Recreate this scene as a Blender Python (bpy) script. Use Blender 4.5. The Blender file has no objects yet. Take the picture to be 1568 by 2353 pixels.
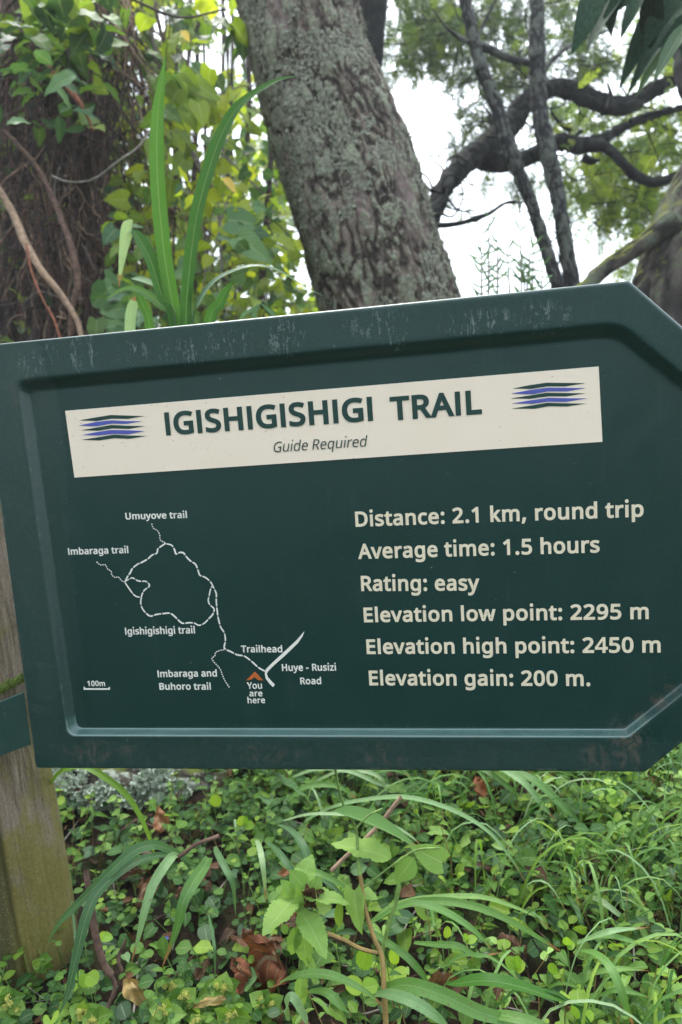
import bpy, math, random
import numpy as np
from mathutils import Matrix, Vector

random.seed(7)
rng = np.random.default_rng(11)
scn = bpy.context.scene
COL = scn.collection

# ------------------------------------------------------------------ camera
F = 26.0 / 36.0 * 2353.0            # focal length in units of a 1568 x 2353 frame
CX, CY = 784.0, 1176.3
CAM = np.array([0.0, -1.0, 1.35])
a_, b_, g_ = math.radians(8.0), math.radians(9.6), math.radians(-4.28)
ca, sa, cb, sb, cg, sg = math.cos(a_), math.sin(a_), math.cos(b_), math.sin(b_), math.cos(g_), math.sin(g_)
RM = (np.array([[1, 0, 0], [0, ca, -sa], [0, sa, ca]]) @ np.array([[cb, 0, sb], [0, 1, 0], [-sb, 0, cb]])
      @ np.array([[cg, -sg, 0], [sg, cg, 0], [0, 0, 1]]))

def w_(v):
    p = RM.T @ np.array(v, float)
    return np.array([p[0], p[2], -p[1]])

RIGHT, DOWN, FWD = w_((1, 0, 0)), w_((0, 1, 0)), w_((0, 0, 1))
cam = bpy.data.cameras.new('camera')
cam.sensor_fit = 'VERTICAL'
cam.sensor_height = 36.0
cam.lens = 26.0
cam.clip_start = 0.05
cam.clip_end = 1500
cam.dof.use_dof = True
cam.dof.focus_distance = 1.03
cam.dof.aperture_fstop = 4.4
co = bpy.data.objects.new('camera', cam)
m = Matrix.Identity(4)
for i in range(3):
    m[i][0], m[i][1], m[i][2], m[i][3] = RIGHT[i], -DOWN[i], -FWD[i], CAM[i]
co.matrix_world = m
COL.objects.link(co)
scn.camera = co

# ------------------------------------------------------------------ world, sun, exposure
SUN_EL, SUN_AZ = 62.0, -25.0
world = bpy.data.worlds.new('World')
scn.world = world
world.use_nodes = True
wn = world.node_tree
wn.nodes.clear()
sky = wn.nodes.new('ShaderNodeTexSky')
sky.sky_type = 'NISHITA'
sky.sun_disc = False
sky.sun_elevation = math.radians(SUN_EL)
sky.sun_rotation = math.radians(SUN_AZ)
sky.air_density = 1.0
sky.dust_density = 6.0
sky.ozone_density = 1.0
hs = wn.nodes.new('ShaderNodeHueSaturation')
hs.inputs['Saturation'].default_value = 0.16
mx = wn.nodes.new('ShaderNodeMix')
mx.data_type = 'RGBA'
mx.inputs[0].default_value = 0.55
mx.inputs[7].default_value = (7.6, 8.8, 9.7, 1)      # even cloud layer
bg = wn.nodes.new('ShaderNodeBackground')
bg.inputs['Strength'].default_value = 0.12
wo = wn.nodes.new('ShaderNodeOutputWorld')
wn.links.new(sky.outputs[0], hs.inputs['Color'])
wn.links.new(hs.outputs[0], mx.inputs[6])
wn.links.new(mx.outputs[2], bg.inputs[0])
wn.links.new(bg.outputs[0], wo.inputs[0])
sl = bpy.data.lights.new('sun', 'SUN')
sl.energy = 1.1
sl.angle = math.radians(24)
sl.color = (1.0, 0.97, 0.9)
so = bpy.data.objects.new('sun', sl)
el, az = math.radians(SUN_EL), math.radians(SUN_AZ)
sd = Vector((math.sin(az) * math.cos(el), math.cos(az) * math.cos(el), math.sin(el)))
so.rotation_euler = sd.to_track_quat('Z', 'Y').to_euler()
COL.objects.link(so)
scn.view_settings.view_transform = 'Standard'
scn.view_settings.look = 'None'
scn.view_settings.exposure = 1.82
scn.view_settings.gamma = 1.0
scn.view_settings.use_curve_mapping = False
try:
    scn.cycles.max_bounces = 6
    scn.cycles.transparent_max_bounces = 8
except Exception:
    pass

HAZE = 0.0045
# ------------------------------------------------------------------ pixel -> place
def at(u, v, d):
    return CAM + d * (FWD + RIGHT * ((u - CX) / F) + DOWN * ((v - CY) / F))

def onplane(u, v, y=0.0):
    r = FWD + RIGHT * ((u - CX) / F) + DOWN * ((v - CY) / F)
    return CAM + r * ((y - CAM[1]) / r[1])

def S(x, y):               # full size photograph pixel -> 1568 frame
    return x / 1.714286, y / 1.714286

# ------------------------------------------------------------------ numeric noise
_perm = rng.permutation(4096)
_val = rng.random(4096)

def _hash(ix, iy, iz):
    return _val[_perm[(_perm[(_perm[ix & 4095] + iy) & 4095] + iz) & 4095]]

def noise(p):
    p = np.asarray(p, float)
    i = np.floor(p).astype(np.int64)
    f = p - i
    f = f * f * (3 - 2 * f)
    x, y, z = i[..., 0], i[..., 1], i[..., 2]
    r = 0
    for dx in (0, 1):
        wx = f[..., 0] if dx else 1 - f[..., 0]
        for dy in (0, 1):
            wy = f[..., 1] if dy else 1 - f[..., 1]
            for dz in (0, 1):
                wz = f[..., 2] if dz else 1 - f[..., 2]
                r = r + wx * wy * wz * _hash(x + dx, y + dy, z + dz)
    return r * 2 - 1

def fbm(p, o=4):
    r, a, s = 0, 1.0, 0
    p = np.asarray(p, float)
    for k in range(o):
        r = r + a * noise(p * (2.03 ** k) + 17.3 * k)
        s += a
        a *= 0.5
    return r / s

def gz(x, y):
    x = np.asarray(x, float); y = np.asarray(y, float)
    t = np.clip((y + 0.1) / 1.5, 0, 1)
    h = 0.385 + 0.16 * t * t * (3 - 2 * t)
    h = h + 0.02 * noise(np.stack([x * 2.1, y * 2.1, 0 * x + 3.3], -1)) + 0.010 * noise(np.stack([x * 7, y * 7, 0 * x + 9.3], -1))
    k = np.clip((x - 0.55 - 0.1 * y) / 0.9, 0, 1)
    h = h - 0.55 * k * k * np.clip((y - 0.1) / 0.8, 0, 1)
    far = np.clip((np.hypot(x, y) - 4) / 40, 0, 1)
    return h * (1 - far) - 6.0 * far

def gpx(u, v, h=0.0):
    """point where the sight line meets the ground plus h"""
    r = FWD + RIGHT * ((u - CX) / F) + DOWN * ((v - CY) / F)
    lo, hi = 0.6, 6.0
    for d in np.arange(0.6, 6.0, 0.03):
        p = CAM + r * d
        if p[2] < gz(p[0], p[1]) + h:
            return p
    return CAM + r * 3.0

def gd(u, v, h=0.05):
    p = gpx(u, v, h)
    return float(np.dot(p - CAM, FWD))

# ------------------------------------------------------------------ objects
def tag(o, label=None, cat=None, group=None, kind=None):
    if label: o['label'] = label
    if cat: o['category'] = cat
    if group: o['group'] = group
    if kind: o['kind'] = kind
    return o

def thing(name, label, cat, loc=(0, 0, 0), group=None):
    o = bpy.data.objects.new(name, None)
    o.empty_display_size = 0.05
    o.location = [float(c) for c in loc]
    COL.objects.link(o)
    return tag(o, label, cat, group)

def put(o, parent):
    """parent without moving: children are built in world coordinates"""
    if parent is not None:
        o.parent = parent
        o.matrix_parent_inverse = Matrix.Translation(parent.location).inverted()
    return o

class Geo:
    def __init__(self):
        self.v, self.f, self.uv, self.t, self.mi, self.n = [], [], [], [], [], 0
    def add(self, v, f, uv=None, tint=0.0, mi=0):
        v = np.asarray(v, float); f = np.asarray(f, np.int64)
        self.v.append(v); self.f.append(f + self.n)
        self.uv.append(np.zeros((len(v), 2)) if uv is None else np.asarray(uv, float))
        self.t.append(np.broadcast_to(np.asarray(tint, float), (len(v),)).copy())
        self.mi.append(np.full(len(f), mi)); self.n += len(v)
    def many(self, tpl, M, tint, mi=0):
        V, Fq, UV = tpl
        M = np.asarray(M)
        if len(M) == 0: return
        k, n = len(M), len(V)
        P = np.einsum('kij,nj->kni', M[:, :3, :3], V) + M[:, None, :3, 3]
        Q = (Fq[None] + (np.arange(k) * n)[:, None, None]).reshape(-1, 4)
        self.add(P.reshape(-1, 3), Q, np.tile(UV, (k, 1)), np.repeat(np.asarray(tint), n), mi)
    def build(self, name, mats, parent=None, smooth=True, kind=None):
        me = bpy.data.meshes.new(name)
        if self.n:
            v = np.concatenate(self.v); f = np.concatenate(self.f)
            me.vertices.add(len(v)); me.vertices.foreach_set('co', v.ravel())
            me.loops.add(f.size); me.loops.foreach_set('vertex_index', f.ravel().astype(np.int32))
            me.polygons.add(len(f))
            me.polygons.foreach_set('loop_start', (np.arange(len(f)) * f.shape[1]).astype(np.int32))
            me.update(calc_edges=True)
            me.polygons.foreach_set('use_smooth', np.full(len(f), smooth))
            me.polygons.foreach_set('material_index', np.concatenate(self.mi).astype(np.int32))
            uvl = me.uv_layers.new(name='UVMap')
            uvl.data.foreach_set('uv', np.concatenate(self.uv)[f.ravel()].astype(np.float32).ravel())
            at_ = me.attributes.new('tint', 'FLOAT', 'POINT')
            at_.data.foreach_set('value', np.concatenate(self.t).astype(np.float32))
        if not isinstance(mats, (list, tuple)): mats = [mats]
        for mm in mats: me.materials.append(mm)
        o = bpy.data.objects.new(name, me)
        COL.objects.link(o)
        put(o, parent)
        if kind: o['kind'] = kind
        return o

# ------------------------------------------------------------------ materials
def lin(r, g, b):
    return tuple(((c / 255) / 12.92 if c / 255 <= 0.04045 else ((c / 255 + 0.055) / 1.055) ** 2.4) for c in (r, g, b)) + (1,)

class NT:
    def __init__(self, name):
        self.m = bpy.data.materials.new(name)
        self.m.use_nodes = True
        self.t = self.m.node_tree
        self.t.nodes.clear()
        self.out = self.t.nodes.new('ShaderNodeOutputMaterial')
    def n(self, typ, **kw):
        x = self.t.nodes.new(typ)
        for k, v in kw.items():
            if k.startswith('i_'):
                self.set(x.inputs[int(k[2:])], v)
            else: setattr(x, k, v)
        return x
    def set(self, inp, v):
        if isinstance(v, bpy.types.NodeSocket): self.t.links.new(v, inp)
        elif v is not None: inp.default_value = v
    def co(self, kind='Object'):
        return self.n('ShaderNodeTexCoord').outputs[kind]
    def map(self, vec, scale=(1, 1, 1), loc=(0, 0, 0)):
        x = self.n('ShaderNodeMapping'); self.set(x.inputs[0], vec)
        x.inputs['Scale'].default_value = scale; x.inputs['Location'].default_value = loc
        return x.outputs[0]
    def noise(self, vec, scale, detail=3, rough=0.55, dist=0.0):
        x = self.n('ShaderNodeTexNoise'); self.set(x.inputs['Vector'], vec)
        x.inputs['Scale'].default_value = scale; x.inputs['Detail'].default_value = detail
        x.inputs['Roughness'].default_value = rough; x.inputs['Distortion'].default_value = dist
        return x.outputs[0]
    def vor(self, vec, scale, feature='F1', out='Distance'):
        x = self.n('ShaderNodeTexVoronoi'); x.feature = feature; self.set(x.inputs['Vector'], vec)
        x.inputs['Scale'].default_value = scale
        return x.outputs[out]
    def math(self, op, a, b=0.5, c=None, clamp=False):
        x = self.n('ShaderNodeMath', operation=op, use_clamp=clamp)
        self.set(x.inputs[0], a); self.set(x.inputs[1], b)
        if c is not None: self.set(x.inputs[2], c)
        return x.outputs[0]
    def ramp(self, v, a, b, lo=0.0, hi=1.0):
        x = self.n('ShaderNodeMapRange'); x.clamp = True; x.interpolation_type = 'SMOOTHSTEP'
        self.set(x.inputs[0], v); x.inputs[1].default_value = a; x.inputs[2].default_value = b
        x.inputs[3].default_value = lo; x.inputs[4].default_value = hi
        return x.outputs[0]
    def mix(self, f, a, b, mode='MIX'):
        x = self.n('ShaderNodeMix', data_type='RGBA', blend_type=mode)
        self.set(x.inputs[0], f); self.set(x.inputs[6], a); self.set(x.inputs[7], b)
        return x.outputs[2]
    def attr(self, name, out='Fac'):
        x = self.n('ShaderNodeAttribute'); x.attribute_name = name
        return x.outputs[out]
    def bump(self, h, strength=0.5, dist=0.01):
        x = self.n('ShaderNodeBump'); self.set(x.inputs['Height'], h)
        x.inputs['Strength'].default_value = strength; x.inputs['Distance'].default_value = dist
        return x.outputs[0]
    def pbr(self, col, rough=0.6, spec=0.5, normal=None, coat=None, coatr=0.1, trans=None, tcol=None):
        p = self.n('ShaderNodeBsdfPrincipled')
        self.set(p.inputs['Base Color'], col); self.set(p.inputs['Roughness'], rough)
        self.set(p.inputs['Specular IOR Level'], spec)
        if normal is not None: self.set(p.inputs['Normal'], normal)
        if coat is not None:
            p.inputs['Coat Weight'].default_value = coat; self.set(p.inputs['Coat Roughness'], coatr)
        if trans:
            tr = self.n('ShaderNodeBsdfTranslucent'); self.set(tr.inputs[0], tcol if tcol is not None else col)
            ms = self.n('ShaderNodeMixShader'); ms.inputs[0].default_value = trans
            self.t.links.new(p.outputs[0], ms.inputs[1]); self.t.links.new(tr.outputs[0], ms.inputs[2])
            self.t.links.new(ms.outputs[0], self.out.inputs[0])
        else:
            self.t.links.new(p.outputs[0], self.out.inputs[0])
        return self.m

def leaf_mat(name, c1, c2, c3=None, trans=0.4, rough=0.45, spec=0.4, kind='leaf', blotch=0.0, tcol=None, bumps=0.35):
    """c1..c3: colours picked per leaf; veins from the leaf's own uv"""
    n = NT(name)
    rnd = n.n('ShaderNodeObjectInfo').outputs['Random']
    t = n.math('FRACT', n.math('ADD', n.math('MULTIPLY', rnd, 1.0), n.attr('tint')))
    c3 = c3 or c2
    x = n.n('ShaderNodeValToRGB')
    x.color_ramp.elements[0].color = c1; x.color_ramp.elements[0].position = 0.15
    x.color_ramp.elements[1].color = c3; x.color_ramp.elements[1].position = 0.92
    e = x.color_ramp.elements.new(0.55); e.color = c2
    n.set(x.inputs[0], t)
    col = x.outputs[0]
    ob = n.co('Object')
    col = n.mix(n.ramp(n.noise(ob, 55, 2), 0.3, 0.75, 0.0, 0.45), col, n.mix(0.5, col, c1))
    uv = n.n('ShaderNodeUVMap').outputs[0]
    sp = n.n('ShaderNodeSeparateXYZ'); n.set(sp.inputs[0], uv)
    au = n.math('ABSOLUTE', n.math('SUBTRACT', sp.outputs[0], 0.5))
    mid = n.ramp(au, 0.01, 0.03, 0.8, 0.0) if kind == 'grass' else n.ramp(au, 0.02, 0.05, 1.0, 0.0)
    if kind == 'grass':
        side = n.math('SINE', n.math('MULTIPLY', sp.outputs[0], 75.0))
        side = n.ramp(side, 0.3, 1.0, 0.0, 0.35)
    else:
        side = n.math('SINE', n.math('MULTIPLY', n.math('SUBTRACT', sp.outputs[1], n.math('MULTIPLY', au, 0.75)), 52.0))
        side = n.ramp(side, 0.8, 1.0, 0.0, 0.6)
    vein = n.math('MAXIMUM', mid, side)
    light = n.mix(0.5, col, (0.60, 0.66, 0.40, 1))
    col = n.mix(n.math('MULTIPLY', vein, 0.65 if kind == 'grass' else 0.38), col, light)
    col = n.mix(n.ramp(n.noise(ob, 320, 2, 0.7), 0.35, 0.7, 0.0, 0.30), col, n.mix(1.0, col, (0.55, 0.6, 0.5, 1), 'MULTIPLY'))
    if blotch > 0:
        bl = n.ramp(n.noise(ob, 130, 3, 0.6), 0.66 - 0.1 * blotch, 0.72, 0, 0.85)
        col = n.mix(bl, col, (0.16, 0.09, 0.035, 1))
        tip = 0.0 if kind != 'grass' else n.ramp(n.math('ADD', sp.outputs[1], n.math('MULTIPLY', n.noise(ob, 60, 2), 0.16)), 0.94, 0.99, 0, 0.95)
        col = n.mix(tip, col, (0.28, 0.13, 0.05, 1))
    h = n.math('SUBTRACT', n.noise(ob, 260, 2), n.math('MULTIPLY', vein, 1.2))
    tc = n.mix(0.5, col, tcol) if tcol else n.mix(1.0, col, (1.5, 1.5, 0.75, 1), 'MULTIPLY')
    rg = n.ramp(n.noise(ob, 30, 2), 0.3, 0.7, rough - 0.08, rough + 0.12)
    return n.pbr(col, rg, spec, n.bump(h, bumps, 0.0012), trans=trans, tcol=tc)

def bark_mat(name, dark, mid, lich, lich2, cover=0.5, moss=None, scale=1.0, mossamt=0.0, pink=None):
    n = NT(name)
    ob = n.co('Object')
    h = n.attr('tint')
    n1 = n.noise(ob, 9 * scale, 5, 0.65)
    base = n.mix(n.ramp(n.math('ADD', n.math('MULTIPLY', h, 0.7), n.math('MULTIPLY', n1, 0.3)), 0.25, 0.8), dark, mid)
    fine = n.noise(ob, 70 * scale, 3, 0.6)
    base = n.mix(n.ramp(fine, 0.35, 0.7, 0.0, 0.5), base, n.mix(1.0, base, (1.7, 1.6, 1.5, 1), 'MULTIPLY'))
    if pink:
        base = n.mix(n.ramp(n.noise(n.map(ob, (1, 1, .5), (4, 2, 7)), 4.5 * scale, 3), 0.5, 0.68, 0, 0.8), base, pink)
    blob = n.noise(ob, 26 * scale, 4, 0.7, 0.6)
    blob2 = n.noise(n.map(ob, (1, 1, 1), (3, 9, 5)), 58 * scale, 3, 0.7)
    big = n.noise(n.map(ob, (1, 1, 1), (13, 2, 1)), 3.0 * scale, 2)
    s = n.math('ADD', n.math('ADD', n.math('MULTIPLY', blob, 0.6), n.math('MULTIPLY', blob2, 0.4)), n.math('MULTIPLY', n.math('SUBTRACT', big, 0.5), 0.5))
    s = n.math('ADD', s, n.math('MULTIPLY', n.math('SUBTRACT', h, 0.5), 0.22))
    lm = n.ramp(s, 0.60 - 0.16 * cover, 0.66 - 0.16 * cover)
    lc = n.mix(n.ramp(blob2, 0.35, 0.65), lich, lich2)
    col = n.mix(lm, base, lc)
    if moss:
        nz = n.n('ShaderNodeSeparateXYZ'); n.set(nz.inputs[0], n.n('ShaderNodeNewGeometry').outputs['Normal'])
        mm = n.ramp(n.math('ADD', n.math('MULTIPLY', nz.outputs[2], 0.6), n.noise(ob, 11 * scale, 4, 0.6)), 0.95 - mossamt, 1.15 - mossamt)
        col = n.mix(mm, col, moss)
    return n.pbr(col, 0.92, 0.15, n.bump(n.math('ADD', fine, n.math('MULTIPLY', lm, 0.8)), 0.8, 0.004))

LG = dict(
    bright=leaf_mat('backlit_leaf', (0.13, 0.20, 0.020, 1), (0.28, 0.36, 0.026, 1), (0.44, 0.48, 0.040, 1), trans=0.62, blotch=0.2),
    mid=leaf_mat('mid_leaf', (0.055, 0.125, 0.022, 1), (0.12, 0.22, 0.030, 1), (0.24, 0.33, 0.040, 1), trans=0.45, blotch=0.3),
    blue=leaf_mat('blue_green_leaf', (0.040, 0.11, 0.042, 1), (0.075, 0.17, 0.062, 1), (0.12, 0.23, 0.085, 1), trans=0.3, rough=0.42, spec=0.3, blotch=0.15),
    dark=leaf_mat('dark_leaf', (0.018, 0.055, 0.022, 1), (0.035, 0.09, 0.032, 1), (0.06, 0.13, 0.04, 1), trans=0.3, rough=0.4),
    creeper=leaf_mat('creeper_leaf', (0.022, 0.075, 0.018, 1), (0.045, 0.13, 0.024, 1), (0.11, 0.23, 0.032, 1), trans=0.35, spec=0.22, rough=0.5, blotch=0.1),
    creeper_y=leaf_mat('creeper_leaf_light', (0.065, 0.16, 0.020, 1), (0.13, 0.26, 0.028, 1), (0.24, 0.37, 0.042, 1), trans=0.42, spec=0.25, rough=0.48, blotch=0.15),
    lime=leaf_mat('lime_leaf', (0.22, 0.40, 0.035, 1), (0.28, 0.46, 0.045, 1), (0.34, 0.48, 0.05, 1), trans=0.45, rough=0.42),
    herb=leaf_mat('herb_leaf', (0.20, 0.36, 0.07, 1), (0.26, 0.43, 0.10, 1), (0.30, 0.47, 0.11, 1), trans=0.35, rough=0.42, blotch=0.15, bumps=0.6),
    grass=leaf_mat('grass_blade', (0.075, 0.19, 0.035, 1), (0.12, 0.26, 0.055, 1), (0.19, 0.33, 0.085, 1), trans=0.35, rough=0.42, spec=0.35, kind='grass', blotch=0.2),
    grass_d=leaf_mat('grass_blade_deep', (0.022, 0.105, 0.010, 1), (0.035, 0.14, 0.013, 1), (0.055, 0.17, 0.016, 1), trans=0.45, rough=0.5, spec=0.2, kind='grass', blotch=0.0),
    grass_p=leaf_mat('grass_blade_pale', (0.17, 0.31, 0.12, 1), (0.23, 0.37, 0.17, 1), (0.30, 0.42, 0.22, 1), trans=0.3, rough=0.36, kind='grass', blotch=0.15),
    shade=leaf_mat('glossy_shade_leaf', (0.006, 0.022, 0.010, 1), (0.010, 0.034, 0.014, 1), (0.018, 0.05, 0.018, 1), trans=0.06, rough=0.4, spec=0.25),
    spray=leaf_mat('tree_leaflet', (0.025, 0.055, 0.016, 1), (0.05, 0.095, 0.022, 1), (0.13, 0.18, 0.03, 1), trans=0.38, rough=0.5),
    spray_g=leaf_mat('tree_leaflet_light', (0.08, 0.15, 0.018, 1), (0.18, 0.27, 0.025, 1), (0.32, 0.38, 0.045, 1), trans=0.5, rough=0.5),
    dead=leaf_mat('dead_leaf', (0.055, 0.026, 0.016, 1), (0.11, 0.048, 0.027, 1), (0.20, 0.095, 0.05, 1), trans=0.15, rough=0.7, spec=0.25, blotch=0.6, bumps=0.9),
    orange=leaf_mat('dead_leaf_orange', (0.17, 0.052, 0.022, 1), (0.25, 0.082, 0.032, 1), (0.30, 0.13, 0.06, 1), trans=0.2, rough=0.6, spec=0.3, blotch=0.5, bumps=0.9),
    yellow=leaf_mat('yellow_leaf', (0.55, 0.38, 0.06, 1), (0.62, 0.44, 0.08, 1), trans=0.4, rough=0.5, blotch=0.3),
    tan=leaf_mat('tan_leaf', (0.30, 0.19, 0.07, 1), (0.42, 0.29, 0.10, 1), trans=0.2, rough=0.6, blotch=0.8),
)

def plain(name, c, rough=0.6, var=0.35, scale=40, spec=0.3, bump=0.3):
    n = NT(name); ob = n.co('Object')
    nn = n.noise(ob, scale, 4, 0.6)
    col = n.mix(n.ramp(nn, 0.3, 0.7), n.mix(1.0, c, (1 - var,) * 3 + (1,), 'MULTIPLY'), n.mix(1.0, c, (1 + var,) * 3 + (1,), 'MULTIPLY'))
    return n.pbr(col, rough, spec, n.bump(nn, bump, 0.003))

M_VINE = plain('dry_vine_bark', (0.11, 0.065, 0.05, 1), 0.9, 0.5, 60)
M_VINE_L = plain('light_vine_bark', (0.30, 0.20, 0.14, 1), 0.85, 0.35, 60)
M_VINE_D = plain('dark_vine_bark', (0.045, 0.032, 0.03, 1), 0.95, 0.5, 40)
M_RED = plain('reddish_twig', (0.25, 0.085, 0.05, 1), 0.7, 0.3, 70)
M_GREY = plain('grey_twig', (0.20, 0.18, 0.155, 1), 0.9, 0.4, 60)
M_STEM = plain('green_stem', (0.15, 0.24, 0.06, 1), 0.5, 0.3, 80)
M_STEM_R = plain('russet_stem', (0.22, 0.15, 0.05, 1), 0.55, 0.4, 30)
M_FLOWER = plain('flower_granule', (0.42, 0.42, 0.10, 1), 0.7, 0.3, 200)
M_BLUE = plain('blue_petal', (0.10, 0.20, 0.65, 1), 0.6, 0.2, 200)
M_LICHEN = plain('pale_lichen', (0.42, 0.48, 0.38, 1), 0.9, 0.3, 120)
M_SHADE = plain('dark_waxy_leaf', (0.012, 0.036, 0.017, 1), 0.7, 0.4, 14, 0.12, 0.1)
M_LICHEN_G = plain('grey_lichen', (0.22, 0.225, 0.175, 1), 0.95, 0.4, 90)
M_MOSS = plain('dry_moss', (0.15, 0.14, 0.04, 1), 0.95, 0.5, 90)
M_MOSS_G = plain('green_moss', (0.12, 0.17, 0.03, 1), 0.95, 0.5, 90)

# ------------------------------------------------------------------ leaf templates
def leaf_tpl(kind, nl=8, nw=4, fold=0.12, bend=0.25, wave=0.03, seed=0, crumple=0.0):
    r = np.random.default_rng(seed)
    t = np.linspace(0, 1, nl + 1)
    if kind == 'round': w = np.sin(np.pi * np.clip(t, 0, 1) ** 0.85) ** 0.5
    elif kind == 'heart': w = np.sin(np.pi * (0.06 + 0.94 * t) ** 0.55) ** 0.85
    elif kind == 'lance': w = np.sin(np.pi * t ** 0.75) ** 0.9
    elif kind == 'strap': w = np.minimum(1, np.minimum(t * 6, (1 - t) * 2.2)) ** 0.7
    else: w = np.sin(np.pi * t ** 0.70) ** 0.8           # ovate, serrated, dead
    w = np.nan_to_num(w); w[-1] = 0.0
    if kind != 'heart': w[0] = 0.03
    w = w / w.max() * 0.5
    s = np.linspace(-1, 1, nw + 1)
    T, SS = np.meshgrid(t, s, indexing='ij')
    W = np.repeat(w[:, None], nw + 1, 1)
    if kind == 'serrated':
        teeth = 1 + 0.13 * (np.arange(nl + 1) % 2)[:, None] * (np.abs(SS) > 0.99)
        W = W * teeth
    Y = T.copy()
    if kind in ('heart', 'round'): Y = Y - 0.14 * np.abs(SS) ** 1.2 * (1 - T) ** 3
    X = SS * W
    Z = fold * np.abs(X) * 2 * 0.5 - bend * T ** 2 + wave * np.sin(T * 17 + r.random() * 6) * np.abs(SS)
    if kind == 'serrated': Z = Z + 0.02 * np.cos(T * 40) * np.abs(SS)
    V = np.stack([X, Y, Z], -1).reshape(-1, 3)
    if crumple:
        q = V * 2.4 + r.random(3) * 50
        V = V + crumple * np.stack([fbm(q, 3), fbm(q + 9, 3), 1.6 * fbm(q + 21, 3)], -1)
    Fq = []
    for i in range(nl):
        for j in range(nw):
            k = i * (nw + 1) + j
            Fq.append((k, k + 1, k + nw + 2, k + nw + 1))
    UV = np.stack([(SS + 1) / 2, T], -1).reshape(-1, 2)
    return V, np.array(Fq), UV

TP = dict(
    round=leaf_tpl('round', 6, 4, 0.15, 0.12, 0.03),
    round_s=leaf_tpl('round', 4, 2, 0.15, 0.15, 0.0),
    heart=leaf_tpl('heart', 10, 6, 0.15, 0.28, 0.04, 3),
    heart_s=leaf_tpl('heart', 6, 2, 0.15, 0.3, 0.02, 3),
    ovate=leaf_tpl('ovate', 8, 4, 0.18, 0.25, 0.03, 5),
    ovate_s=leaf_tpl('ovate', 4, 2, 0.2, 0.25, 0.02, 5),
    lance=leaf_tpl('lance', 8, 2, 0.2, 0.35, 0.0, 6),
    leaflet=leaf_tpl('lance', 3, 2, 0.1, 0.2, 0.0, 6),
    serrated=leaf_tpl('serrated', 26, 6, 0.22, 0.22, 0.04, 8),
    nettle=leaf_tpl('serrated', 12, 4, 0.3, 0.3, 0.04, 9),
)
_tplmesh = {}

def tpl_mesh(kind, mat):
    key = (kind, mat.name)
    if key not in _tplmesh:
        g = Geo(); V, Fq, UV = TP[kind]; g.add(V, Fq, UV, 0.0)
        o = g.build('leaf', mat); me = o.data
        bpy.data.objects.remove(o)
        _tplmesh[key] = me
    return _tplmesh[key]

def frame(base, tip, width, roll=0.0, up=None, thick=None):
    base = np.asarray(base, float); y = np.asarray(tip, float) - base
    L = np.linalg.norm(y) + 1e-9; y = y / L
    n = (CAM - base) / np.linalg.norm(CAM - base) + np.array([0, 0, 0.75]) if up is None else np.asarray(up, float)
    n = n - y * np.dot(n, y)
    if np.linalg.norm(n) < 1e-6: n = np.cross(y, (1, 0.3, 0.2))
    n = n / np.linalg.norm(n)
    x = np.cross(y, n)
    c, s = math.cos(roll), math.sin(roll)
    x2 = x * c + n * s; n2 = -x * s + n * c
    M = np.eye(4)
    M[:3, 0] = x2 * width; M[:3, 1] = y * L; M[:3, 2] = n2 * L * (thick or 1.0)
    M[:3, 3] = base
    return M

def rand_leaf(p, size, aspect=0.8, droop=0.3, upright=0.6, facing=None):
    """a leaf at p whose face points mostly to the sky"""
    a = rng.uniform(0, 2 * math.pi)
    d = np.array([math.cos(a), math.sin(a), -droop + rng.normal(0, 0.35)])
    d /= np.linalg.norm(d)
    up = np.array([0, 0, 1.0]) * upright + rng.normal(0, 0.35, 3)
    if facing is not None: up = up + facing
    return frame(p, p + d * size, size * aspect, 0.0, up)

def place(kind, mat, M, parent, name='leaf', label=None):
    o = bpy.data.objects.new(name, tpl_mesh(kind, mat))
    COL.objects.link(o)
    if parent is not None:
        o.parent = parent
        inv = Matrix.Translation(-Vector(parent.location))
        o.matrix_parent_inverse = inv
    o.matrix_basis = Matrix(M.tolist())
    if label: o['label'] = label
    return o

class Plant:
    """collects leaves; the largest in the picture become parts, the rest one mass"""
    def __init__(self, root, limit=300, name='leaf', rest='foliage'):
        self.root, self.limit, self.name, self.rest, self.items = root, limit, name, rest, []
    def add(self, kind, mat, M, size):
        self.items.append((kind, mat, M, size))
    def finish(self):
        if not self.items: return
        def score(it):
            p = it[2][:3, 3] - CAM; d = float(np.dot(p, FWD))
            if d < 0.2: return 0
            u, v = CX + F * np.dot(p, RIGHT) / d, CY + F * np.dot(p, DOWN) / d
            if not (-30 < u < 1600 and -30 < v < 2380): return 0
            if -10 < u < 1500 and 800 + (620 - u) * 0.09 < v < 1765 and p[1] > 1.0: return 0
            return it[3] / d
        self.items.sort(key=score, reverse=True)
        for it in self.items[:self.limit]:
            if score(it) > 0: place(it[0], it[1], it[2], self.root, self.name)
            else: it_rest = True
        rest = [it for it in self.items[:self.limit] if score(it) == 0] + self.items[self.limit:]
        if rest:
            g = Geo(); mats = []
            by = {}
            for it in rest: by.setdefault((it[0], it[1].name), []).append(it)
            for (k, mn), its in by.items():
                mt = its[0][1]
                if mt not in mats: mats.append(mt)
                kk = k + '_s' if k + '_s' in TP else k
                g.many(TP[kk], np.array([i[2] for i in its]), rng.random(len(its)), mats.index(mt))
            g.build(self.rest, mats, self.root, kind='stuff')

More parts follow.
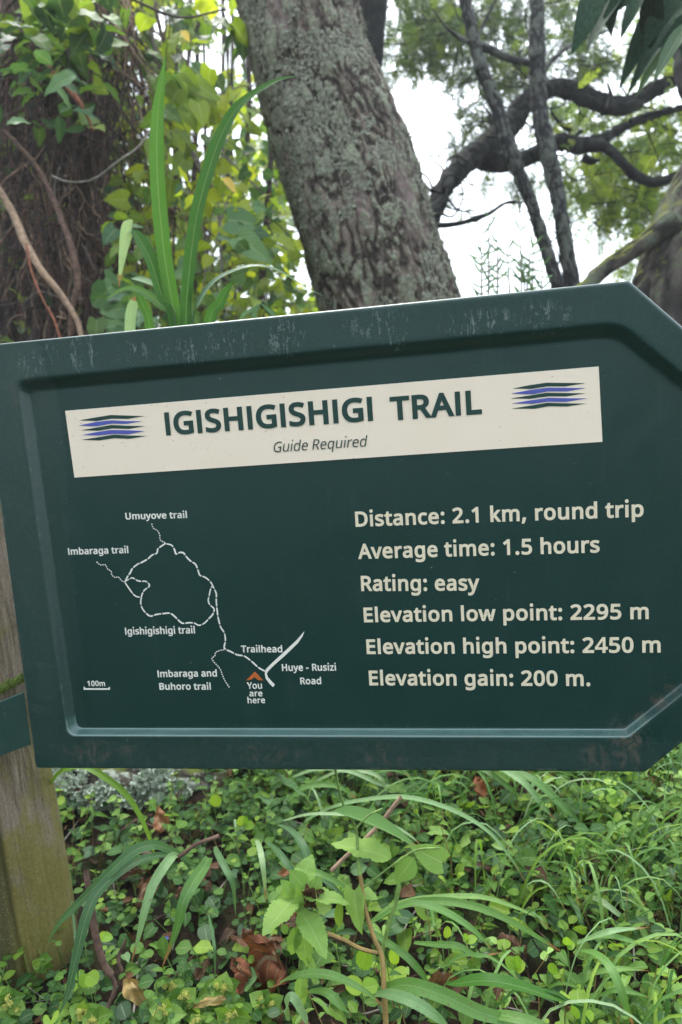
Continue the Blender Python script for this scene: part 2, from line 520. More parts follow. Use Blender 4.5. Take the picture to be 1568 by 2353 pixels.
# ------------------------------------------------------------------ tubes and blades
def catmull(P, n):
    P = np.asarray(P, float)
    if len(P) == 2: 
        t = np.linspace(0, 1, n)[:, None]; return P[0] * (1 - t) + P[1] * t
    Q = np.vstack([2 * P[0] - P[1], P, 2 * P[-1] - P[-2]])
    out = []
    seg = len(P) - 1
    for x in np.linspace(0, seg, n):
        i = min(int(x), seg - 1); t = x - i
        a, b, c, d = Q[i], Q[i + 1], Q[i + 2], Q[i + 3]
        out.append(0.5 * ((2 * b) + (-a + c) * t + (2 * a - 5 * b + 4 * c - d) * t * t + (-a + 3 * b - 3 * c + d) * t ** 3))
    return np.array(out)

def frames(P):
    T = np.gradient(P, axis=0); T /= np.linalg.norm(T, axis=1)[:, None] + 1e-12
    up = np.array([0.3, -0.9, 0.1]) if abs(T[0][2]) > 0.7 else np.array([0, 0, 1.0])
    A = np.zeros_like(P); B = np.zeros_like(P)
    a = np.cross(T[0], up); a /= np.linalg.norm(a)
    for i in range(len(P)):
        a = a - T[i] * np.dot(a, T[i]); a /= np.linalg.norm(a)
        A[i] = a; B[i] = np.cross(T[i], a)
    return T, A, B

def tube(g, P, r, ns=8, n=None, tint=None, disp=None, mi=0):
    """P points, r radii (metres); disp(points, theta) -> height in 0..1 and offset"""
    P = np.asarray(P, float); r = np.asarray(r, float) * np.ones(len(P))
    if n:
        R4 = catmull(np.hstack([P, r[:, None]]), n); P, r = R4[:, :3], np.maximum(R4[:, 3], 1e-5)
    T, A, B = frames(P)
    th = np.linspace(0, 2 * np.pi, ns + 1)          # seam doubled for uv
    ring = A[:, None] * np.cos(th)[None, :, None] + B[:, None] * np.sin(th)[None, :, None]
    V = P[:, None] + ring * r[:, None, None]
    tn = np.full(V.shape[:2], rng.random() if tint is None else tint)
    if disp is not None:
        off, h = disp(P, r, V, ring, th)
        V = V + ring * off[..., None]; tn = h
    m = len(P)
    i, j = np.meshgrid(np.arange(m - 1), np.arange(ns), indexing='ij')
    k = i * (ns + 1) + j
    Fq = np.stack([k, k + 1, k + ns + 2, k + ns + 1], -1).reshape(-1, 4)
    L = np.concatenate([[0], np.cumsum(np.linalg.norm(np.diff(P, axis=0), axis=1))])
    UV = np.stack(np.meshgrid(L, th / (2 * np.pi), indexing='ij')[::-1], -1).reshape(-1, 2)
    g.add(V.reshape(-1, 3), Fq, UV, tn.reshape(-1), mi)
    return P, r

def tube_obj(name, P, r, mat, parent=None, ns=8, n=24, disp=None):
    g = Geo(); tube(g, P, r, ns, n, disp=disp)
    return g.build(name, mat, parent)

def pxpath(pts, d0=None):
    return np.array([at(*(p if len(p) == 3 else (p[0], p[1], d0))) for p in pts])

def blade(g, P, width, n=22, fold=0.25, roll=0.0, twist=0.0, base=0.5, tip=2.2, up=None, tint=None, mi=0, peak=0.4):
    P = catmull(P, n)
    T = np.gradient(P, axis=0); T /= np.linalg.norm(T, axis=1)[:, None] + 1e-12
    t = np.linspace(0, 1, n)
    w = np.where(t < peak, base + (1 - base) * np.sin(t / peak * np.pi / 2), 1 - ((t - peak) / (1 - peak)) ** tip)
    w = np.maximum(w, 0.012) * width * 0.5
    V = []; prev = None
    for i in range(n):
        nv = (CAM - P[i]) / np.linalg.norm(CAM - P[i]) + np.array([0, 0, 0.6]) if up is None else np.asarray(up, float)
        nv = nv - T[i] * np.dot(nv, T[i]); nv /= np.linalg.norm(nv) + 1e-9
        x = np.cross(T[i], nv)
        a = roll + twist * t[i]
        x, nv = x * math.cos(a) + nv * math.sin(a), -x * math.sin(a) + nv * math.cos(a)
        for s in (-1, -0.5, 0, 0.5, 1):
            V.append(P[i] + x * s * w[i] + nv * abs(s) * w[i] * fold)
    i, j = np.meshgrid(np.arange(n - 1), np.arange(4), indexing='ij')
    k = i * 5 + j
    Fq = np.stack([k, k + 1, k + 6, k + 5], -1).reshape(-1, 4)
    UV = np.stack([np.tile(np.linspace(0, 1, 5), n), np.repeat(t, 5)], -1)
    g.add(np.array(V), Fq, UV, rng.random() if tint is None else tint, mi)

def blade_obj(name, pts, wpx, mat, parent, d=None, **kw):
    P = pxpath(pts, d)
    dd = np.mean([np.dot(p - CAM, FWD) for p in P])
    g = Geo(); blade(g, P, wpx * dd / F, **kw)
    return g.build(name, mat, parent)

# ------------------------------------------------------------------ ground
def build_ground():
    def axis(lo, hi, fine_lo, fine_hi, step):
        a = list(np.arange(fine_lo, fine_hi, step)); x, s = fine_hi, step
        while x < hi: a.append(x); s *= 1.28; x += s
        x, s = fine_lo, step
        while x > lo: s *= 1.28; x -= s; a.insert(0, x)
        return np.array(a)
    X, Y = axis(-600, 600, -2.2, 2.2, 0.03), axis(-600, 600, -0.8, 3.0, 0.03)
    gx, gy = np.meshgrid(X, Y, indexing='ij')
    z = gz(gx, gy)
    near = np.clip(1 - np.hypot(gx, gy - 1) / 4, 0, 1)
    z = z + near * 0.012 * fbm(np.stack([gx * 22, gy * 22, gx * 0], -1), 3)
    V = np.stack([gx, gy, z], -1).reshape(-1, 3)
    i, j = np.meshgrid(np.arange(len(X) - 1), np.arange(len(Y) - 1), indexing='ij')
    k = i * len(Y) + j
    Fq = np.stack([k, k + len(Y), k + len(Y) + 1, k + 1], -1).reshape(-1, 4)
    n = NT('forest_soil'); ob = n.co('Object')
    a = n.noise(ob, 14, 6, 0.65); b = n.noise(ob, 90, 4, 0.7)
    col = n.mix(n.ramp(a, 0.35, 0.65), (0.010, 0.008, 0.006, 1), (0.030, 0.020, 0.013, 1))
    col = n.mix(n.ramp(b, 0.55, 0.75, 0, 0.8), col, (0.055, 0.038, 0.024, 1))
    col = n.mix(n.ramp(n.noise(n.map(ob, loc=(5, 5, 5)), 5, 4), 0.5, 0.62, 0, 0.75), col, (0.022, 0.034, 0.010, 1))
    g = Geo(); g.add(V, Fq)
    o = g.build('ground', n.pbr(col, 0.95, 0.1, n.bump(n.math('ADD', a, b), 0.8, 0.012)))
    tag(o, kind='structure')
build_ground()

# ------------------------------------------------------------------ the sign
RIM, BACK = -0.013, 0.022
def sp(x, y, yy=0.0):                 # photograph pixel -> point on the sign at depth yy
    return onplane(*S(x, y), yy)
sign_root = thing('trail_sign', 'dark green trail sign with cream title banner, route map and trail facts', 'sign',
                  onplane(784, 1775, BACK))

def round_loop(c, rad, n=7):
    c = [np.array(p, float) for p in c]; out = []
    for i, p in enumerate(c):
        a, b = c[i - 1] - p, c[(i + 1) % len(c)] - p
        la, lb = np.linalg.norm(a), np.linalg.norm(b); a, b = a / la, b / lb
        ang = math.acos(np.clip(np.dot(a, b), -1, 1)); r = rad[i] if isinstance(rad, (list, tuple)) else rad
        d = min(r / math.tan(ang / 2), la * .45, lb * .45)
        p0, p1 = p + a * d, p + b * d
        for t in np.linspace(0, 1, n):
            out.append((1 - t) ** 2 * p0 + 2 * t * (1 - t) * p + t * t * p1)
    return np.array(out)

def subdiv_loop(L, k):
    out = []
    for i in range(len(L)):
        a, b = L[i], L[(i + 1) % len(L)]
        for j in range(k): out.append(a + (b - a) * j / k)
    return np.array(out)

def xz(p): return np.array([p[0], p[2]])
oc = [xz(sp(-87, 1361, RIM)), xz(sp(2480, 1103, RIM)), xz(sp(3060, 1605, RIM)), xz(sp(3080, 2610, RIM)), xz(sp(2546, 3044, RIM)), xz(sp(139, 3027, RIM))]
ic = [xz(sp(60, 1492, RIM)), xz(sp(2449, 1262, RIM)), xz(sp(2900, 1640, RIM)), xz(sp(2930, 2545, RIM)), xz(sp(2478, 2908, RIM)), xz(sp(262, 2902, RIM))]
pc = [xz(sp(124, 1545)), xz(sp(2420, 1330)), xz(sp(2865, 1680)), xz(sp(2885, 2530)), xz(sp(2462, 2870)), xz(sp(305, 2866))]
nC = 7
OL, IL, PL = round_loop(oc, 0.005, nC), round_loop(ic, [.018, .05, .03, .03, .012, .016], nC), round_loop(pc, [.012, .045, .03, .03, .010, .012], nC)

def build_sign_board():
    K = 14
    OLs, ILs, PLs = (subdiv_loop(L, K) for L in (OL, IL, PL))
    cen = PLs.mean(0)
    rings = []
    def ring(L, y): rings.append(np.stack([L[:, 0], np.full(len(L), y), L[:, 1]], -1))
    def inset(L, d):
        v = cen - L; return L + v / np.linalg.norm(v, axis=1)[:, None] * d
    ring(OLs, BACK)
    for a in np.linspace(0, 1, 5):
        th = a * math.pi / 2
        ring(inset(OLs, 0.0042 * (1 - math.cos(th))), RIM + 0.0042 * (1 - math.sin(th)))
    ring(inset(OLs, 0.008), RIM)
    ring(OLs * .5 + ILs * .5, RIM + 0.0004)
    ring(inset(ILs, -0.006), RIM)
    for s in np.linspace(0, 1, 15):
        # rounded lip, straight slope, rounded foot
        e = 0.5 * s * s * (3 - 2 * s) + 0.5 * (0.5 - 0.5 * math.cos(math.pi * s))
        ring(ILs * (1 - s) + PLs * s, RIM * (1 - e))
    ring(inset(PLs, 0.004), 0.0); ring(inset(PLs, 0.012), 0.0)
    n = len(OLs); g = Geo()
    V = np.concatenate(rings)
    i, j = np.meshgrid(np.arange(len(rings) - 1), np.arange(n), indexing='ij')
    j2 = (j + 1) % n
    Fq = np.stack([i * n + j, i * n + j2, (i + 1) * n + j2, (i + 1) * n + j], -1).reshape(-1, 4)
    UV = np.stack([np.repeat(np.arange(len(rings)) / len(rings), n), np.tile(np.arange(n) / n, len(rings))], -1)
    g.add(V, Fq, UV)
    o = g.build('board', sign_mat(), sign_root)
    me = o.data
    import bmesh
    bm = bmesh.new(); bm.from_mesh(me); bm.verts.ensure_lookup_table()
    last = [bm.verts[(len(rings) - 1) * n + k] for k in range(n)]
    f1 = bm.faces.new(last); f2 = bm.faces.new([bm.verts[k] for k in range(n)][::-1])
    bmesh.ops.recalc_face_normals(bm, faces=bm.faces)
    bm.to_mesh(me); bm.free()
    return o

def sign_mat():
    n = NT('green_sign_paint'); ob = n.co('Object')
    base = n.mix(n.noise(ob, 3.5, 2), (0.0018, 0.0225, 0.0150, 1), (0.0028, 0.0320, 0.0260, 1))
    speck = n.noise(ob, 420, 2, 0.7)
    base = n.mix(n.ramp(speck, 0.35, 0.7, 0, 0.6), base, (0.004, 0.050, 0.054, 1))
    s = n.n('ShaderNodeSeparateXYZ'); n.set(s.inputs[0], ob)
    def blob(px, py, rx, rz, y=RIM):
        c = sp(px, py, y)
        a = n.math('DIVIDE', n.math('SUBTRACT', s.outputs[0], float(c[0])), rx)
        b = n.math('DIVIDE', n.math('SUBTRACT', s.outputs[2], float(c[2])), rz)
        d = n.math('ADD', n.math('MULTIPLY', a, a), n.math('MULTIPLY', b, b))
        return n.ramp(d, 0.0, 1.0, 1.0, 0.0)
    def add(lst):
        r = lst[0]
        for q in lst[1:]: r = n.math('MAXIMUM', r, q)
        return r
    streaky = n.noise(n.map(ob, (1, 1, 0.22)), 190, 3, 0.6, 0.8)
    fine = n.noise(n.map(ob, loc=(7, 1, 2)), 150, 4, 0.7, 1.5)
    # pale scuffs on the upper rim
    sc = add([blob(305, 1395, .016, .030), blob(360, 1385, .010, .030), blob(205, 1400, .012, .024), blob(1120, 1330, .035, .030),
              blob(740, 1385, .05, .022), blob(1480, 1275, .05, .022), blob(1560, 1330, .02, .02), blob(2140, 1250, .04, .025), blob(130, 1430, .03, .03), blob(900, 1350, .06, .02), blob(1900, 1270, .06, .02), blob(520, 1390, .03, .02)])
    m1 = n.math('MULTIPLY', sc, n.ramp(n.math('ADD', n.math('MULTIPLY', streaky, 0.55), n.math('MULTIPLY', fine, 0.45)), 0.52, 0.62))
    base = n.mix(n.math('MULTIPLY', m1, 0.8), base, (0.17, 0.20, 0.19, 1))
    # clay smears on the lower rim
    cl = add([blob(395, 2965, .085, .026), blob(1500, 2985, .05, .030), blob(1050, 2975, .07, .022), blob(2480, 2945, .035, .055),
              blob(2470, 2925, .014, .014), blob(52, 1555, .014, .022), blob(2360, 2990, .03, .03)])
    m2 = n.math('MULTIPLY', cl, n.ramp(n.noise(n.map(ob, (1, 1, 0.6), (3, 3, 3)), 85, 4, 0.7, 1.2), 0.47, 0.62))
    base = n.mix(n.math('MULTIPLY', m2, 0.42), base, (0.095, 0.062, 0.045, 1))
    m2b = n.math('MULTIPLY', add([blob(2483, 2918, .017, .02), blob(2600, 2770, .013, .013), blob(2650, 2725, .010, .010), blob(2530, 2840, .010, .010)]), n.ramp(fine, 0.4, 0.6))
    base = n.mix(n.math('MULTIPLY', m2b, 0.45), base, (0.15, 0.10, 0.07, 1))
    # sky highlights painted pale along the bevel lips, broken up by noise
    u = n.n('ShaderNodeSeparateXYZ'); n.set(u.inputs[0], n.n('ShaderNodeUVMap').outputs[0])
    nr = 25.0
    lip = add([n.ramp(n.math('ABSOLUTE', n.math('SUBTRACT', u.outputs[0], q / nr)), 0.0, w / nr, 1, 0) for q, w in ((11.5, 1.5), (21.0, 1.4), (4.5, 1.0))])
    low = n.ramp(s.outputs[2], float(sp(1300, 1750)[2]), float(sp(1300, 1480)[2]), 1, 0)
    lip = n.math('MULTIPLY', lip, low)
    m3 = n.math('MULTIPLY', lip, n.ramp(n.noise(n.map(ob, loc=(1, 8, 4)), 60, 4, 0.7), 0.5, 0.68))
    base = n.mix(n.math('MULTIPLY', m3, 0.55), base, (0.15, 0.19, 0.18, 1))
    # skylight on the upward facing bottom ledge, painted in as paler teal
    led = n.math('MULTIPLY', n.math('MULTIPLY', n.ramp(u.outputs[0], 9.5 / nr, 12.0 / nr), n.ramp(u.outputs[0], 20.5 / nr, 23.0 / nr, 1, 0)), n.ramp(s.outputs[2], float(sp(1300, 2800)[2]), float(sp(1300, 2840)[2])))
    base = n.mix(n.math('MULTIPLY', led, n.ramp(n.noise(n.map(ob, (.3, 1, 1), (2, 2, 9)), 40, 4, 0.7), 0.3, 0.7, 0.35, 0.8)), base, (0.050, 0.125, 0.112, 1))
    base = n.mix(n.math('MULTIPLY', n.math('MULTIPLY', lip, led), 0.7), base, (0.17, 0.26, 0.245, 1))  # highlight lines on the ledge lips, painted paler still
    # dust film, heavier to the left edge and under the lip
    scr = n.ramp(n.noise(n.map(ob, (1, 1, 9.0), (1, 4, 6)), 42, 2, 0.5, 2.5), 0.705, 0.72, 0, 0.35)
    base = n.mix(scr, base, (0.09, 0.12, 0.115, 1))
    drip = n.math('MULTIPLY', n.ramp(n.noise(n.map(ob, (1, 1, 0.05), (2, 4, 3)), 60, 3, 0.6), 0.55, 0.75), n.ramp(n.noise(n.map(ob, loc=(6, 2, 2)), 7, 2), 0.45, 0.6))
    base = n.mix(n.math('MULTIPLY', drip, 0.22), base, (0.05, 0.08, 0.072, 1))
    film = n.ramp(n.noise(n.map(ob, (1, 1, .5), (2, 8, 1)), 16, 4, 0.65), 0.4, 0.75, 0, 0.28)
    leftd = n.math('MULTIPLY', add([blob(130, 2300, .07, .45), blob(100, 1700, .06, .2), blob(1200, 2985, .75, .05)]), n.ramp(fine, 0.45, 0.7, 0.15, 0.8))
    base = n.mix(n.math('MULTIPLY', film, 0.25), base, (0.045, 0.085, 0.085, 1))
    base = n.mix(n.math('MULTIPLY', leftd, 0.30), base, (0.11, 0.13, 0.11, 1))
    # droppings and dots
    v = n.vor(ob, 36); vr = n.vor(ob, 36, out='Color')
    vs = n.n('ShaderNodeSeparateXYZ'); n.set(vs.inputs[0], vr)
    dot = n.math('MULTIPLY', n.ramp(v, 0.03, 0.06, 1, 0), n.ramp(vs.outputs[0], 0.80, 0.81))
    base = n.mix(n.math('MULTIPLY', dot, 0.5), base, (0.25, 0.28, 0.24, 1))
    wear = n.math('MAXIMUM', n.math('MAXIMUM', m1, m2), n.math('MAXIMUM', m3, leftd))  # scuffs, clay, dust and the painted lip highlights together
    rough = n.math('ADD', n.ramp(n.noise(ob, 28, 4, 0.6), 0.3, 0.7, 0.30, 0.40), n.math('MULTIPLY', wear, 0.35))
    bump = n.math('ADD', n.math('MULTIPLY', n.noise(ob, 300, 2), 0.3), n.math('MULTIPLY', n.noise(ob, 6, 3), 2.0))
    return n.pbr(base, rough, 0.45, n.bump(bump, 0.12, 0.0010), coat=0.45, coatr=n.math('ADD', n.math('MULTIPLY', wear, 0.4), 0.26))

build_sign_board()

M_CREAM = None
def cream_mat():
    n = NT('cream_banner_paint'); ob = n.co('Object')
    c = n.mix(n.noise(ob, 9, 3), (0.83, 0.70, 0.56, 1), (0.88, 0.765, 0.63, 1))
    s = n.n('ShaderNodeSeparateXYZ'); n.set(s.inputs[0], ob)
    lx = n.ramp(s.outputs[0], -0.45, -0.1, 1.0, 0.25)
    d = n.math('MULTIPLY', n.ramp(n.noise(ob, 240, 4, 0.75, 0.5), 0.60, 0.68), n.ramp(n.noise(n.map(ob, loc=(4, 0, 1)), 26, 3), 0.48, 0.62))
    c = n.mix(n.math('MULTIPLY', n.math('MULTIPLY', d, lx), 0.65), c, (0.22, 0.17, 0.12, 1))
    v = n.vor(ob, 55); vr = n.n('ShaderNodeSeparateXYZ'); n.set(vr.inputs[0], n.vor(ob, 55, out='Color'))
    c = n.mix(n.math('MULTIPLY', n.math('MULTIPLY', n.ramp(v, 0.03, 0.05, 1, 0), n.ramp(vr.outputs[1], 0.85, 0.86)), 0.8), c, (0.08, 0.06, 0.04, 1))
    return n.pbr(c, 0.42, 0.45)
def flat_mat(name, c, rough=0.45, wear=0.0):
    n = NT(name); ob = n.co('Object')
    nn = n.noise(ob, 160, 4, 0.7)
    col = n.mix(n.ramp(nn, 0.35, 0.7, 0, 0.35), c, n.mix(1.0, c, (0.7, 0.7, 0.7, 1), 'MULTIPLY'))
    if wear: col = n.mix(n.ramp(n.noise(n.map(ob, loc=(3, 1, 9)), 210, 4, 0.8, 1.0), 0.64, 0.70, 0, wear), col, (0.012, 0.045, 0.04, 1))
    return n.pbr(col, rough, 0.4)
M_CREAM = cream_mat()
M_TEXT = flat_mat('cream_lettering', (0.80, 0.70, 0.53, 1), wear=0.5)
M_WHITE = flat_mat('white_map_print', (0.82, 0.79, 0.73, 1), wear=0.6)
M_GREENP = flat_mat('dark_green_print', (0.012, 0.050, 0.042, 1))
M_BLUEP = flat_mat('violet_blue_print', (0.09, 0.11, 0.42, 1))
M_ORANGE = flat_mat('orange_print', (0.50, 0.13, 0.03, 1))

def poly(name, pts, y, mat, parent, thick=0.0004):
    """a thin raised print: closed outline of (x, z) points"""
    n = len(pts)
    v = [(p[0], y, p[1]) for p in pts] + [(p[0], y - thick, p[1]) for p in pts]
    f = [tuple(range(n, 2 * n))] + [(i, (i + 1) % n, n + (i + 1) % n, n + i) for i in range(n)]
    me = bpy.data.meshes.new(name); me.from_pydata(v, [], f)
    import bmesh
    bm = bmesh.new(); bm.from_mesh(me); bmesh.ops.recalc_face_normals(bm, faces=bm.faces)
    bmesh.ops.triangulate(bm, faces=[q for q in bm.faces if len(q.verts) > 4]); bm.to_mesh(me); bm.free()
    me.materials.append(mat)
    o = bpy.data.objects.new(name, me); COL.objects.link(o)
    return put(o, parent)

